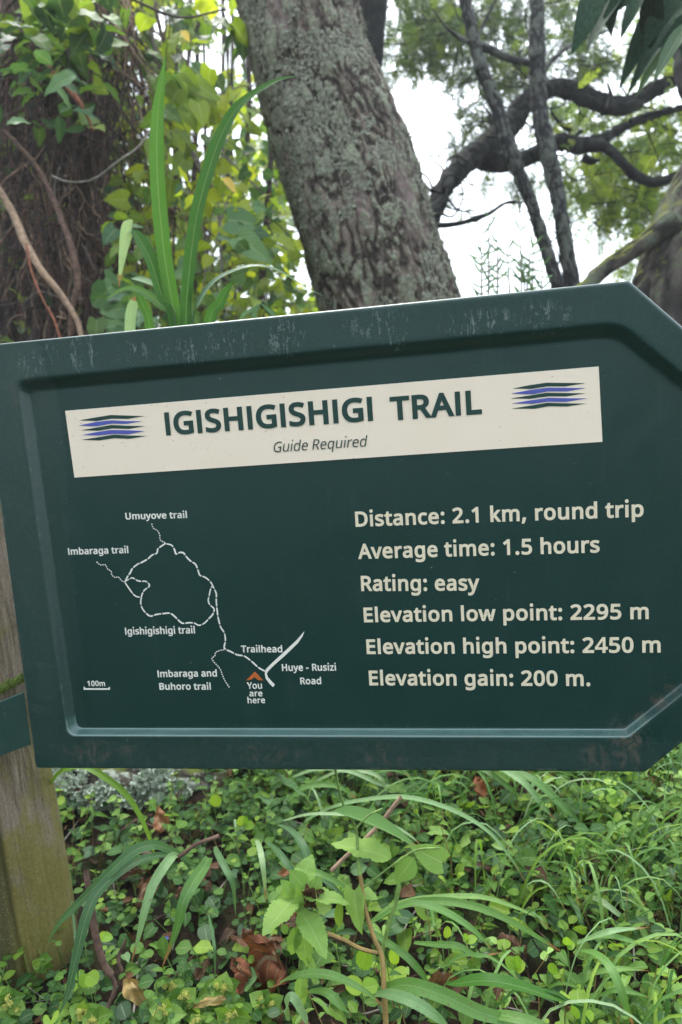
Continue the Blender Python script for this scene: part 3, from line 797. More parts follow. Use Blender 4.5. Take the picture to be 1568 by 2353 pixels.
# letter outlines of a humanist sans, thousandths of the type size: character: (advance, contours)
GLYPHS = {
 ',': (215, "154,84 149,65 143,45 136,23 128,1 120,-20 111,-42 102,-63 94,-84 85,-103 33,-103 38,-83 43,-61 49,-38 63,31 67,53 70,74 73,93 148,93"),
 '-': (258, "32,184 32,246 226,246 226,184"),
 '.': (215, "58,43 59,61 64,75 72,85 82,92 94,96 107,97 120,96 132,92 142,85 151,75 156,61 157,43 156,26 151,12 142,2 132,-6 120,-10 107,-11 94,-10 82,-6 72,2 64,12 59,26"),
 '0': (458, "419,287 418,242 415,201 409,163 401,128 390,97 376,70 359,47 339,27 316,12 290,1 261,-6 229,-8 188,-4 153,8 122,27 97,54 76,88 60,129 48,176 42,229 39,287 41,346 48,399 58,446 73,486 93,520 119,547 149,566 186,578 229,581 269,578 304,566 335,547 361,520 382,486 399,446 410,399 417,346|110,287 111,238 115,194 121,156 131,125 143,98 159,78 178,64 202,55 229,52 256,55 279,64 298,78 314,98 326,124 336,156 343,194 347,238 348,287 347,336 343,380 336,417 326,449 314,475 298,495 279,510 256,518 229,521 202,518 178,510 159,495 143,475 131,449 121,417 115,380 111,336"),
 '1': (458, "285,0 216,0 216,400 216,415 216,428 216,439 216,450 217,460 217,470 219,499 211,491 203,483 196,477 188,471 179,463 169,455 108,405 71,452 226,573 285,573"),
 '2': (458, "417,0 38,0 38,59 188,210 216,238 240,264 261,287 280,309 295,331 306,353 315,376 320,399 322,424 318,453 309,477 294,496 273,510 249,518 221,520 194,519 169,514 147,506 126,495 104,482 83,466 45,513 60,526 77,537 94,548 113,557 132,565 153,572 174,577 197,580 221,581 255,579 285,572 313,562 336,548 356,531 372,510 384,485 391,458 394,428 392,399 386,371 375,344 361,318 344,292 324,267 301,241 275,214 247,185 128,67 128,64 417,64"),
 '4': (458, "443,130 359,130 359,0 291,0 291,130 17,130 17,190 286,576 359,576 359,193 443,193|291,374 291,387 291,400 291,412 292,423 292,434 293,444 294,474 295,500 292,500 287,490 282,479 276,468 270,456 263,446 257,438 86,193 291,193"),
 '5': (458, "221,351 258,349 292,342 322,331 349,316 371,297 389,274 402,247 410,217 413,183 410,145 402,111 387,81 368,54 343,32 314,15 280,2 242,-5 199,-8 170,-7 142,-4 116,0 91,6 70,14 51,23 51,90 71,79 95,70 121,62 148,57 174,53 200,52 227,54 252,58 274,65 293,76 310,89 323,106 333,126 339,149 341,176 337,210 325,239 306,262 291,273 272,281 251,287 226,291 197,292 182,291 164,290 146,288 128,285 112,283 99,280 64,302 86,573 373,573 373,508 146,508 132,342 142,344 155,346 169,348 185,350 202,351"),
 '9': (458, "417,328 416,295 414,263 410,231 405,199 397,168 387,139 374,112 358,86 340,63 318,42 293,25 265,11 232,0 195,-6 154,-8 143,-8 130,-7 117,-6 103,-4 92,-2 82,0 82,60 92,57 103,55 115,53 128,51 140,50 152,50 188,52 218,58 245,68 268,82 287,99 303,118 316,141 327,165 334,192 340,221 344,250 346,281 341,281 332,269 322,258 310,247 297,238 282,230 266,223 247,218 227,215 204,214 173,216 144,223 118,235 95,250 76,270 61,294 49,321 42,352 40,387 43,426 50,460 63,491 80,517 101,540 127,557 156,570 188,578 223,581 250,579 275,574 299,565 322,553 342,537 361,518 377,495 391,469 402,439 410,406 415,369|223,521 192,518 165,507 142,488 130,474 121,457 115,437 111,414 110,388 113,354 122,325 137,301 158,284 186,273 220,269 244,271 266,276 286,285 304,296 318,310 330,325 339,341 344,358 346,374 345,392 342,409 338,426 332,443 324,459 315,474 304,487 291,499 277,508 260,516 242,520"),
 ':': (215, "58,43 59,61 64,75 72,85 82,92 94,96 107,97 120,96 132,92 142,85 151,75 156,61 157,43 156,26 151,12 142,2 132,-6 120,-10 107,-11 94,-10 82,-6 72,2 64,12 59,26|58,387 59,405 64,419 72,429 82,436 94,440 107,441 120,440 132,436 142,429 151,419 156,405 157,387 156,369 151,355 142,345 132,338 120,333 107,332 94,333 82,338 72,345 64,355 59,369"),
 'A': (512, "437,0 368,177 141,177 73,0 0,0 224,575 289,575 512,0|282,415 280,420 278,428 274,438 263,473 260,484 257,493 255,500 247,468 244,457 241,447 238,438 235,429 232,421 230,415 165,241 346,241"),
 'B': (521, "241,573 282,571 319,568 351,561 380,552 404,541 424,526 439,508 450,486 457,460 459,431 457,409 453,389 446,371 437,354 424,340 409,328 392,317 372,309 350,304 350,300 373,295 395,288 415,279 433,267 448,253 461,236 470,215 476,191 478,163 475,130 467,100 454,74 436,52 413,33 385,19 354,8 318,2 279,0 78,0 78,573|256,329 283,330 307,333 328,337 344,344 357,352 372,371 381,394 384,423 380,451 369,474 351,490 324,502 289,509 245,511 150,511 150,329|150,269 150,61 265,61 294,62 319,66 340,72 358,80 371,91 388,112 398,138 401,168 399,188 395,205 388,221 377,235 362,247 344,256 321,263 293,267 260,269"),
 'D': (585, "536,292 535,255 531,220 524,188 514,158 501,131 474,91 439,58 399,33 351,15 297,4 237,0 78,0 78,573 254,573 309,569 359,558 404,540 443,516 476,484 502,446 514,420 524,392 531,361 535,328|460,289 457,337 449,379 435,415 416,444 391,469 361,487 327,500 287,508 244,511 150,511 150,62 228,62 272,64 311,71 346,82 377,98 402,119 423,144 439,174 451,208 458,246"),
 'E': (446, "398,0 78,0 78,573 398,573 398,509 150,509 150,330 383,330 383,268 150,268 150,63 398,63"),
 'G': (584, "326,302 524,302 524,22 493,12 462,5 431,-1 398,-5 362,-7 323,-8 289,-7 256,-2 226,5 199,15 173,28 136,55 105,89 81,130 63,176 52,229 49,286 53,343 65,395 84,442 111,482 145,517 186,544 213,557 243,567 275,575 309,579 346,581 377,580 407,577 437,572 465,565 491,557 516,547 489,484 468,493 445,501 421,508 395,513 369,516 342,517 298,514 259,505 225,489 195,468 170,441 150,409 136,373 127,332 124,286 127,243 134,202 146,166 164,133 187,106 216,84 251,68 292,58 340,55 364,55 385,56 404,59 421,61 437,65 452,68 452,238 326,238"),
 'H': (594, "516,0 443,0 443,267 150,267 150,0 78,0 78,573 150,573 150,330 443,330 443,573 516,573"),
 'I': (217, "68,0 68,573 139,573 139,0"),
 'L': (420, "78,0 78,573 150,573 150,64 400,64 400,0"),
 'R': (499, "236,573 281,571 320,565 353,555 381,540 404,522 422,500 434,474 442,444 444,410 442,381 437,356 427,334 415,315 401,298 385,285 367,274 349,264 330,257 487,0 403,0 264,237 150,237 150,0 78,0 78,573|232,510 150,510 150,298 236,298 262,299 286,302 306,307 323,315 338,325 355,347 366,374 370,407 368,430 363,450 355,467 343,480 328,491 310,500 287,505 261,509"),
 'S': (440, "403,153 400,121 392,92 378,66 359,44 335,26 307,11 274,1 238,-6 198,-8 177,-8 157,-7 137,-5 118,-2 100,1 83,4 68,9 54,14 41,19 41,88 62,80 86,72 113,65 142,59 171,56 201,55 228,56 252,60 273,66 290,74 305,85 316,98 324,113 329,129 330,147 329,164 325,180 318,194 308,207 295,218 277,230 255,241 228,252 196,265 172,274 151,284 131,294 114,305 98,317 85,330 74,344 65,359 57,375 52,393 49,413 48,435 51,464 58,490 71,513 89,533 110,550 136,563 165,573 197,579 231,581 262,580 290,577 318,572 343,565 367,558 389,549 366,487 346,495 325,502 302,508 278,513 254,516 229,517 207,516 187,513 169,507 155,499 142,489 133,478 126,464 122,450 121,434 122,416 126,400 133,386 143,373 156,362 172,351 193,341 217,330 246,318 278,306 307,293 332,279 353,264 371,247 385,228 395,206 401,181"),
 'T': (446, "259,0 187,0 187,509 8,509 8,573 437,573 437,509 259,509"),
 'U': (586, "513,202 511,164 503,128 489,95 470,65 446,40 416,20 380,4 338,-5 290,-8 250,-6 213,1 181,13 152,29 128,50 108,75 92,103 81,133 74,167 72,204 72,573 144,573 144,201 146,175 150,150 158,129 168,110 182,93 198,79 218,68 240,61 266,56 294,55 327,57 355,63 379,73 399,88 415,105 427,126 435,149 440,174 442,202 442,573 513,573"),
 'Y': (454, "227,291 376,573 454,573 263,222 263,0 191,0 191,219 0,573 79,573"),
 'a': (450, "231,437 261,436 287,432 311,425 331,415 347,403 361,387 371,368 379,346 383,321 385,293 385,0 334,0 320,61 317,61 304,46 292,33 279,22 265,13 250,5 234,-1 216,-5 195,-7 172,-8 148,-7 124,-2 103,6 84,16 68,30 55,48 45,68 39,92 37,119 39,144 45,166 55,186 69,203 87,219 110,231 137,241 168,249 203,254 243,257 316,259 316,285 313,317 306,342 293,359 275,371 253,378 227,380 205,379 183,376 163,370 143,363 124,355 106,347 84,400 104,410 126,419 151,426 177,432 204,436|252,208 222,206 196,202 173,197 155,190 141,182 124,165 113,144 110,119 112,97 120,79 132,66 148,56 167,51 188,49 223,52 253,62 279,79 292,92 302,108 309,127 314,148 315,172 315,210"),
 'b': (493, "139,461 139,443 138,426 138,410 137,396 136,383 135,373 139,373 153,390 169,405 189,419 213,429 240,435 272,437 303,435 331,428 357,417 380,401 401,381 418,357 432,328 441,295 447,257 449,215 447,168 439,127 427,91 410,61 390,36 365,17 337,3 306,-5 272,-8 240,-6 213,0 189,10 169,24 153,38 139,55 133,55 119,0 68,0 68,609 139,609|260,379 231,377 207,371 188,361 172,348 159,330 150,308 144,282 140,252 139,217 139,214 140,184 143,157 148,132 155,111 165,93 177,77 193,66 212,57 235,52 261,51 283,52 303,57 320,66 335,78 348,93 358,112 366,133 372,158 375,185 376,216 375,247 372,274 366,298 358,320 348,338 335,352 320,364 302,372 282,377"),
 'c': (385, "241,-8 204,-5 170,2 139,15 112,34 88,58 69,87 55,123 47,165 44,213 47,262 56,305 71,342 90,372 114,396 142,415 174,428 208,435 245,438 267,437 288,435 309,431 328,426 344,421 358,415 337,356 323,361 308,365 292,370 275,373 259,375 244,376 217,374 193,368 172,358 155,343 141,325 131,303 123,277 119,247 117,213 119,181 123,152 131,126 141,104 155,86 172,71 191,61 214,55 240,53 262,54 283,56 302,60 319,65 336,71 351,78 351,15 336,8 320,3 304,-2 285,-5 264,-7"),
 'd': (493, "221,-8 190,-6 162,1 136,12 113,28 92,48 75,72 61,101 52,134 46,172 44,214 46,256 52,294 62,327 75,357 93,381 113,402 137,417 162,429 191,436 221,438 243,437 262,434 280,429 296,423 310,416 323,407 335,397 345,386 354,374 359,374 359,383 358,393 356,405 355,418 355,429 354,438 354,609 425,609 425,0 368,0 358,58 354,58 345,46 335,35 323,24 310,15 296,7 279,1 262,-4 242,-7|232,51 257,52 280,56 299,64 315,74 328,88 338,104 345,124 351,146 354,172 355,200 355,213 354,244 351,271 346,296 338,318 329,336 316,352 300,364 281,372 258,378 231,379 209,377 190,372 173,363 158,350 146,334 130,300 120,260 117,213 120,165 130,125 146,93 158,78 173,66 190,57 210,52"),
 'e': (452, "234,438 269,435 301,427 329,414 354,396 374,373 390,346 402,315 409,281 411,244 411,201 117,201 119,173 124,148 131,126 141,107 154,90 170,77 187,66 207,58 230,54 254,52 280,53 305,56 327,60 348,66 370,73 392,82 392,20 370,11 349,4 327,-1 304,-5 279,-7 251,-8 212,-5 176,3 143,17 114,36 90,61 70,91 56,126 47,167 44,212 47,257 55,297 68,333 86,364 108,390 134,411 164,426 198,435|233,380 202,377 175,366 154,348 137,323 125,293 119,257 338,257 336,281 333,302 326,322 318,338 306,353 292,364 276,373 256,378"),
 'g': (493, "221,438 248,436 273,431 297,422 319,409 338,393 355,373 359,373 369,430 425,430 425,-7 423,-46 416,-80 404,-109 388,-135 367,-155 341,-172 310,-183 274,-190 233,-192 202,-192 174,-189 147,-186 122,-180 99,-174 78,-165 78,-100 99,-110 123,-118 149,-125 177,-130 206,-133 237,-134 271,-130 300,-119 324,-101 341,-77 352,-48 355,-13 355,4 355,11 356,21 356,32 357,43 357,51 358,57 354,57 338,37 320,21 299,8 275,-1 250,-6 221,-8 189,-6 160,1 134,13 111,29 91,51 74,76 61,105 52,138 46,174 44,214 46,253 52,289 61,322 74,351 91,377 111,399 134,416 160,428 189,435|230,379 207,376 187,370 169,359 153,344 140,326 130,303 123,277 119,247 117,213 118,183 122,156 128,131 136,110 146,92 159,77 174,65 191,56 210,51 232,50 253,51 271,53 288,58 303,65 315,74 326,85 336,98 343,113 349,131 353,151 355,173 356,197 356,214 355,251 350,282 343,309 332,331 319,348 302,362 281,371 257,377"),
 'h': (495, "139,431 138,399 137,389 136,379 135,370 140,370 149,385 161,397 174,407 188,416 204,424 221,429 238,434 255,436 273,437 306,435 335,430 360,421 382,408 399,391 413,370 423,344 429,314 431,280 431,0 361,0 361,275 358,307 351,333 338,353 319,367 295,376 265,379 235,377 210,370 189,360 173,347 160,329 150,308 144,283 140,254 139,222 139,0 68,0 68,609 139,609"),
 'i': (207, "139,430 139,0 68,0 68,430|104,591 115,590 124,586 133,580 140,572 144,560 145,546 144,532 140,521 133,512 124,506 115,502 104,501 93,502 83,506 75,512 68,521 64,532 63,546 64,560 68,572 75,580 83,586 93,590"),
 'k': (428, "138,291 138,282 137,270 137,257 136,244 135,232 135,221 138,221 142,226 146,232 152,240 172,264 178,272 184,279 189,285 326,430 409,430 235,246 421,0 336,0 187,200 138,158 138,0 68,0 68,609 138,609"),
 'l': (207, "139,0 68,0 68,609 139,609"),
 'm': (750, "540,438 567,436 592,432 614,424 633,414 649,401 662,384 672,363 679,339 683,311 685,280 685,0 615,0 615,277 613,308 606,333 594,353 577,367 555,376 528,379 504,377 483,373 465,366 450,355 438,342 423,315 414,280 411,237 411,0 342,0 342,277 341,298 337,317 332,333 325,347 315,359 303,367 289,374 272,377 253,379 227,377 204,370 185,360 170,347 158,329 150,308 144,283 140,255 139,223 139,0 68,0 68,430 125,430 136,371 140,371 149,385 160,398 173,409 186,418 201,425 217,431 233,435 249,437 266,438 298,436 325,430 349,420 369,406 386,388 398,366 402,366 418,388 438,406 461,420 486,430 512,436"),
 'n': (495, "275,438 304,436 331,432 354,424 374,414 391,401 405,384 416,363 424,339 429,311 431,280 431,0 361,0 361,275 358,307 351,333 338,353 319,367 295,376 265,379 238,377 215,372 195,364 179,353 166,338 151,308 142,269 139,223 139,0 68,0 68,430 125,430 136,371 140,371 150,385 162,398 175,409 190,418 206,425 222,431 239,435 257,437"),
 'o': (485, "442,216 440,181 436,150 428,121 417,95 404,71 388,51 369,33 348,18 324,7 299,-1 271,-6 241,-8 214,-6 188,-1 163,7 140,18 119,33 100,51 84,71 70,95 59,121 51,150 46,181 44,216 47,261 55,301 68,336 87,367 110,392 137,412 169,426 204,435 244,438 281,435 316,426 347,412 374,392 398,367 417,336 431,301 439,261|117,216 119,184 123,154 130,128 141,105 155,86 172,71 192,59 216,53 243,51 270,53 294,59 314,71 331,86 345,105 356,128 363,154 367,184 369,216 367,248 363,277 355,303 345,325 331,344 314,359 294,370 270,376 242,379 217,377 195,372 176,363 160,351 147,335 130,303 120,263"),
 'p': (493, "273,438 303,436 331,429 357,418 380,402 401,383 418,358 432,329 441,296 447,258 449,216 447,170 439,129 427,93 410,62 390,37 365,17 337,3 306,-5 272,-8 251,-7 231,-4 213,1 197,7 182,15 170,24 158,33 148,44 139,55 134,55 135,45 136,33 137,20 138,7 139,-5 139,-16 139,-192 68,-192 68,430 126,430 136,371 139,371 148,383 158,394 170,405 182,414 197,422 213,429 231,434 251,437|260,379 233,377 210,371 190,362 174,349 161,333 152,313 145,289 141,261 139,229 139,216 140,182 144,152 150,126 159,103 172,85 188,70 208,59 233,53 261,51 286,53 308,60 326,72 341,88 354,108 364,131 371,157 375,186 376,217 373,262 363,302 348,334 335,350 320,363 302,371 282,377"),
 'q': (493, "354,-9 355,1 355,13 355,25 356,37 357,48 358,58 354,58 340,40 323,25 303,11 279,1 251,-6 219,-8 189,-6 161,1 136,12 113,28 93,48 75,72 62,101 52,134 46,172 44,214 47,261 54,302 67,338 83,368 104,393 129,413 157,427 188,435 221,438 253,436 280,429 304,419 324,405 341,389 355,371 358,371 369,430 425,430 425,-192 354,-192|233,51 260,52 284,58 304,67 320,79 333,96 342,116 349,140 353,168 355,199 355,213 354,244 351,272 345,297 338,319 328,337 315,352 299,364 280,373 257,378 231,379 209,377 190,372 172,363 158,350 145,334 130,300 120,260 117,213 120,165 130,126 146,93 158,78 173,66 191,57 210,52"),
 'r': (331, "269,438 277,438 286,437 295,437 304,436 312,435 319,433 310,368 303,370 296,371 287,372 279,373 271,374 264,374 248,373 232,369 217,363 202,355 189,346 176,334 166,321 156,305 149,289 143,270 140,251 139,229 139,0 68,0 68,430 126,430 134,351 137,351 147,367 158,381 170,395 183,407 198,418 214,426 231,433 249,437"),
 's': (384, "348,119 346,92 339,69 327,49 311,32 292,18 268,6 241,-2 210,-6 176,-8 148,-7 122,-5 99,-1 78,5 59,11 42,19 42,83 60,75 81,67 104,60 128,54 153,50 178,49 211,51 236,57 256,66 269,79 277,94 280,112 279,123 276,132 271,141 264,150 253,158 239,167 222,176 200,185 174,196 148,206 124,217 103,228 84,239 69,252 57,266 48,283 43,302 41,324 43,345 48,364 57,380 69,395 85,408 118,425 157,435 202,438 228,437 252,434 275,430 298,424 319,417 339,409 315,353 297,360 278,366 258,372 238,377 218,379 197,380 171,379 149,374 131,366 118,356 111,343 108,328 109,317 113,307 119,298 127,290 139,282 154,274 172,266 193,256 219,246 245,236 268,226 289,215 306,203 321,191 333,176 341,159 346,140"),
 't': (289, "212,50 222,50 233,51 245,53 255,54 264,56 272,59 272,5 263,1 253,-2 240,-4 226,-6 213,-8 200,-8 178,-7 157,-3 138,4 120,13 104,27 91,44 82,66 76,93 74,125 74,375 13,375 13,409 75,437 103,528 144,528 144,430 269,430 269,375 144,375 144,127 146,103 153,83 163,69 177,58 193,52"),
 'u': (495, "427,430 427,0 370,0 359,57 356,57 346,43 334,31 321,20 306,11 290,4 273,-1 256,-5 238,-7 220,-8 187,-6 159,-1 134,8 112,21 95,38 81,59 71,85 65,114 63,148 63,430 135,430 135,153 137,122 145,96 158,76 176,62 200,53 230,51 260,53 285,59 306,69 323,82 336,100 345,121 352,146 356,175 357,206 357,430"),
 'v': (407, "163,0 0,430 75,430 167,176 171,164 176,151 180,137 185,123 189,109 193,96 197,83 199,72 201,63 204,63 207,72 210,84 214,96 218,110 222,124 227,138 232,152 237,165 241,176 332,430 407,430 244,0"),
 'w': (630, "346,243 336,276 333,287 330,297 328,308 325,317 323,326 321,335 319,343 317,351 316,357 313,357 312,351 310,343 308,335 306,326 304,317 302,307 294,275 284,242 207,1 127,1 9,431 82,431 141,201 153,154 157,139 160,124 163,109 166,96 168,84 169,73 172,73 174,80 176,88 178,97 180,107 182,117 185,128 193,160 196,170 199,180 201,188 277,431 354,431 428,188 432,176 436,163 440,149 444,135 447,122 451,109 454,96 456,84 457,74 460,74 462,84 464,95 466,108 469,122 473,137 477,153 489,201 549,431 621,431 502,1 419,1"),
 'y': (409, "1,430 76,430 169,185 174,171 179,157 184,144 188,130 193,117 196,105 200,92 203,80 205,68 209,68 212,83 217,100 224,121 245,186 333,430 409,430 224,-59 213,-85 201,-108 188,-130 173,-148 157,-164 138,-176 117,-185 94,-191 67,-192 55,-192 44,-192 34,-190 25,-189 16,-188 9,-186 9,-130 15,-131 22,-132 30,-133 38,-134 47,-135 56,-135 72,-134 86,-131 99,-126 110,-118 121,-110 130,-99 138,-87 145,-73 152,-59 174,-2"),
 'z': (377, "346,0 31,0 31,47 262,375 45,375 45,430 340,430 340,377 112,55 346,55"),
 ' ': (208, ""),
}

CAPH = {'H': 573.0, 'x': 430.0, 'h': 609.0}

def fatten(c, d):
    p = np.array(c, float)
    keep = [i for i in range(len(p)) if np.linalg.norm(p[i] - p[i - 1]) > 2.5]
    p = p[keep]
    a, b = p - np.roll(p, 1, 0), np.roll(p, -1, 0) - p
    a /= np.linalg.norm(a, axis=1)[:, None] + 1e-9; b /= np.linalg.norm(b, axis=1)[:, None] + 1e-9
    na, nb = np.stack([-a[:, 1], a[:, 0]], -1), np.stack([-b[:, 1], b[:, 0]], -1)
    m_ = na + nb; m_ /= np.linalg.norm(m_, axis=1)[:, None] + 1e-9
    full = 1 / np.maximum((m_ * na).sum(1), 0.2)
    inner = (m_ * (b - a)).sum(1) * np.sign(d) > 0
    q = p + m_ * (d * np.where(inner, full, np.clip(full, 1, 1.6)))[:, None]
    # drop the small loops an offset makes in tight corners
    q = [tuple(x) for x in q]
    again = True
    while again and len(q) > 4:
        again = False; n = len(q)
        for i in range(n):
            for st in range(2, min(9, n - 2)):
                j = (i + st) % n
                a0, a1, b0, b1 = q[i], q[(i + 1) % n], q[j], q[(j + 1) % n]
                rx, ry, sx, sy = a1[0] - a0[0], a1[1] - a0[1], b1[0] - b0[0], b1[1] - b0[1]
                den = rx * sy - ry * sx
                if abs(den) < 1e-9: continue
                t = ((b0[0] - a0[0]) * sy - (b0[1] - a0[1]) * sx) / den
                u = ((b0[0] - a0[0]) * ry - (b0[1] - a0[1]) * rx) / den
                if 0 <= t <= 1 and 0 <= u <= 1:
                    drop = {(i + 1 + k) % n for k in range(st)}
                    keep_ = [q[k] for k in range(n) if k not in drop]
                    pos = sum(1 for k in range(i + 1) if k not in drop)
                    keep_.insert(pos, (a0[0] + rx * t, a0[1] + ry * t))
                    q = keep_; again = True; break
            if again: break
    return np.array(q)

def lettering(body, left, right, cap, mat, parent, y, bold=18.0, shear=0.0, name='lettering', base='H', track=0.0):
    """body set on the base line left-right (photograph pixels), cap = height of a capital in photograph pixels"""
    conts, x = [], 0.0
    for ch in body:
        adv, cs = GLYPHS[ch]
        for c in ([] if not cs else cs.split('|')):
            dot = 52.0 if (ch in 'i' and min(float(s_.split(',')[1]) for s_ in c.split()) > 450) else 0.0
            q = fatten([tuple(map(float, s_.split(','))) for s_ in c.split()], bold if not c.startswith('291,374') else bold * 0.35)
            q = q + (x, dot)
            conts.append(q)
        x += adv + bold * 1.1 + track
    A = np.concatenate(conts)
    x0, x1 = A[:, 0].min(), A[:, 0].max()
    L, R = xz(sp(*left, y)), xz(sp(*right, y))
    ex = R - L; W = np.linalg.norm(ex); ex /= W; ez = np.array([-ex[1], ex[0]])
    if ez[1] < 0: ez = -ez
    H = abs(np.dot(xz(sp(left[0], left[1] - cap, y)) - L, ez))
    cv = bpy.data.curves.new('t', 'CURVE'); cv.dimensions = '2D'; cv.fill_mode = 'BOTH'
    cv.extrude = 0.0125
    for q in conts:
        zz = (q[:, 1] + bold) / (CAPH[base] + 2 * bold) * H
        xx = (q[:, 0] - x0) / (x1 - x0) * (W - shear * H) + shear * zz
        s_ = cv.splines.new('POLY'); s_.points.add(len(q) - 1)
        s_.points.foreach_set('co', np.stack([xx * 50, zz * 50, 0 * xx, 0 * xx + 1], -1).ravel())
        s_.use_cyclic_u = True
    o = bpy.data.objects.new('t', cv); COL.objects.link(o)
    bpy.context.view_layer.update()
    me = bpy.data.meshes.new_from_object(o.evaluated_get(bpy.context.evaluated_depsgraph_get()))
    bpy.data.objects.remove(o); bpy.data.curves.remove(cv)
    n = len(me.vertices); V = np.zeros(n * 3); me.vertices.foreach_get('co', V); V = V.reshape(-1, 3) / 50
    P = L + V[:, :1] * ex + V[:, 1:2] * ez
    out = np.stack([P[:, 0], y - 0.00028 - V[:, 2], P[:, 1]], -1)
    me.vertices.foreach_set('co', out.ravel()); me.update()
    me.name = name; me.materials.clear(); me.materials.append(mat)
    o = bpy.data.objects.new(name, me); COL.objects.link(o)
    return put(o, parent)

BY = -0.0012
ban = poly('title_banner', [xz(sp(*p, BY)) for p in ((257, 1618), (2359, 1443), (2374, 1740), (294, 1881))], 0.0, M_CREAM, sign_root, 0.0012)
TY = BY - 0.0003
lettering('IGISHIGISHIGI', (656, 1715), (1471, 1657), 91, M_GREENP, ban, TY, 29.0, name='title_lettering')
lettering('TRAIL', (1541, 1657), (1900, 1630), 94, M_GREENP, ban, TY, 29.0, name='title_lettering')
lettering('Guide Required', (1077, 1781), (1450, 1757), 40, M_GREENP, ban, TY, -4.0, shear=0.22, name='subtitle_lettering')
E1 = [((160, 270), (480, 215), (770, 168), (1100, 180), (1412, 190), (1085, 243), (790, 238), (490, 285)),
      ((148, 372), (500, 298), (790, 270), (1050, 285), (1375, 288), (1070, 340), (785, 335), (500, 385), (400, 388), (310, 380)),
      ((205, 461), (480, 412), (785, 360), (1100, 376), (1430, 381), (1125, 435), (800, 428), (530, 472)),
      ((215, 555), (480, 500), (770, 457), (1120, 462), (1420, 477), (1120, 540), (820, 535), (520, 565)),
      ((210, 646), (500, 600), (830, 547), (1150, 565), (1460, 572), (1130, 626), (840, 615), (540, 660))]
E2 = [((178, 216), (480, 158), (760, 117), (1150, 122), (1418, 126), (1080, 180), (780, 180), (490, 225)),
      ((155, 302), (470, 243), (780, 202), (1100, 205), (1425, 211), (1100, 268), (780, 268), (530, 315), (400, 316), (250, 308)),
      ((145, 387), (480, 335), (760, 290), (1120, 296), (1420, 300), (1090, 352), (790, 350), (470, 394)),
      ((162, 473), (480, 420), (790, 375), (1150, 383), (1455, 387), (1250, 420), (1090, 448), (780, 443), (520, 480)),
      ((165, 560), (480, 510), (770, 462), (1150, 472), (1432, 475), (1100, 526), (800, 522), (540, 566))]
for E_, ox, oy, sc_ in ((E1, 280, 1600, 4.9), (E2, 1980, 1480, 4.3556)):
    em = thing('emblem', None, None, sp(ox + 160, oy + 80)); put(em, ban)
    for k, st in enumerate(E_):
        poly('stripe', [xz(sp(ox + x / sc_, oy + y / sc_, TY)) for x, y in st], BY, M_BLUEP if k in (1, 3) else M_GREENP, em, 0.0005)

for body, l, r, cap in (
    ('Distance: 2.1 km, round trip', (1402, 2075), (2536, 2035), 60),
    ('Average time: 1.5 hours', (1412, 2202), (2363, 2176), 60),
    ('Rating: easy', (1424, 2328), (1890, 2326), 60),
    ('Elevation low point: 2295 m', (1435, 2451), (2556, 2438), 58),
    ('Elevation high point: 2450 m', (1446, 2576), (2603, 2570), 58),
    ('Elevation gain: 200 m.', (1456, 2699), (2326, 2702), 58)):
    lettering(body, l, r, cap, M_TEXT, sign_root, 0.0, 25.0, name='fact_lettering')

def Z5(x, y): return (x / 1.16667, 2000 + y / 1.16667)
mp = thing('route_map', None, None, sp(*Z5(700, 900))); put(mp, sign_root)
def maptext(body, a, b, cap, base='H', off=21.0):
    lettering(body, Z5(*a), Z5(*b), cap / 1.16667, M_WHITE, mp, 0.0, off, name='map_lettering', base=base)
maptext('Umuyove trail', (579, 54), (861, 47), 31)
maptext('Imbaraga trail', (316, 216), (592, 208), 31)
maptext('Igishigishigi trail', (578, 583), (898, 577), 32)
maptext('Trailhead', (1110, 664), (1299, 664), 31)
maptext('Huye - Rusizi', (1298, 750), (1546, 748), 32)
maptext('Road', (1382, 811), (1478, 810), 31)
maptext('Imbaraga and', (727, 778), (999, 775), 31)
maptext('Buhoro trail', (735, 836), (971, 836), 31)
maptext('100m', (404, 819), (485, 819), 24)
maptext('You', (1138, 832), (1206, 831), 30, off=15.0)
maptext('are', (1148, 866), (1208, 866), 21, 'x', off=15.0)
maptext('here', (1140, 898), (1220, 897), 29, 'h', off=15.0)

def route(pts, dash, gap, width, n=400):
    P = catmull([xz(sp(*Z5(*p))) for p in pts], n)
    L = np.concatenate([[0], np.cumsum(np.linalg.norm(np.diff(P, axis=0), axis=1))])
    s = 0.0
    while s < L[-1] - 0.001:
        e = min(s + dash, L[-1])
        ts = np.linspace(s, e, 7)
        C = np.stack([np.interp(ts, L, P[:, 0]), np.interp(ts, L, P[:, 1])], -1)
        T = np.gradient(C, axis=0); T /= np.linalg.norm(T, axis=1)[:, None] + 1e-12
        N = np.stack([-T[:, 1], T[:, 0]], -1)
        w = width * 0.5 * np.array([.75, 1, 1, 1, 1, 1, .75]) * rng.uniform(0.85, 1.1)
        poly('route_dash', list(C + N * w[:, None]) + list((C - N * w[:, None])[::-1]), 0.0, M_WHITE, mp)
        s = e + gap
dp = 1 / 1.16667 / 2912.7            # metres per pixel of that enlargement, about
loop_r = [(765, 165), (790, 172), (803, 192), (810, 212), (828, 205), (845, 208), (860, 228), (880, 247), (900, 260), (912, 290), (920, 310), (945, 320), (968, 340),
          (982, 365), (995, 395), (995, 430), (1000, 480), (1005, 510), (1015, 548), (1032, 575), (1037, 610), (1032, 645), (1060, 660), (1090, 675), (1125, 682), (1160, 708), (1190, 735), (1222, 752)]
loop_l = [(762, 163), (740, 178), (726, 190), (722, 208), (700, 217), (680, 235), (650, 252), (635, 258), (610, 278), (600, 298), (588, 315), (575, 340)]
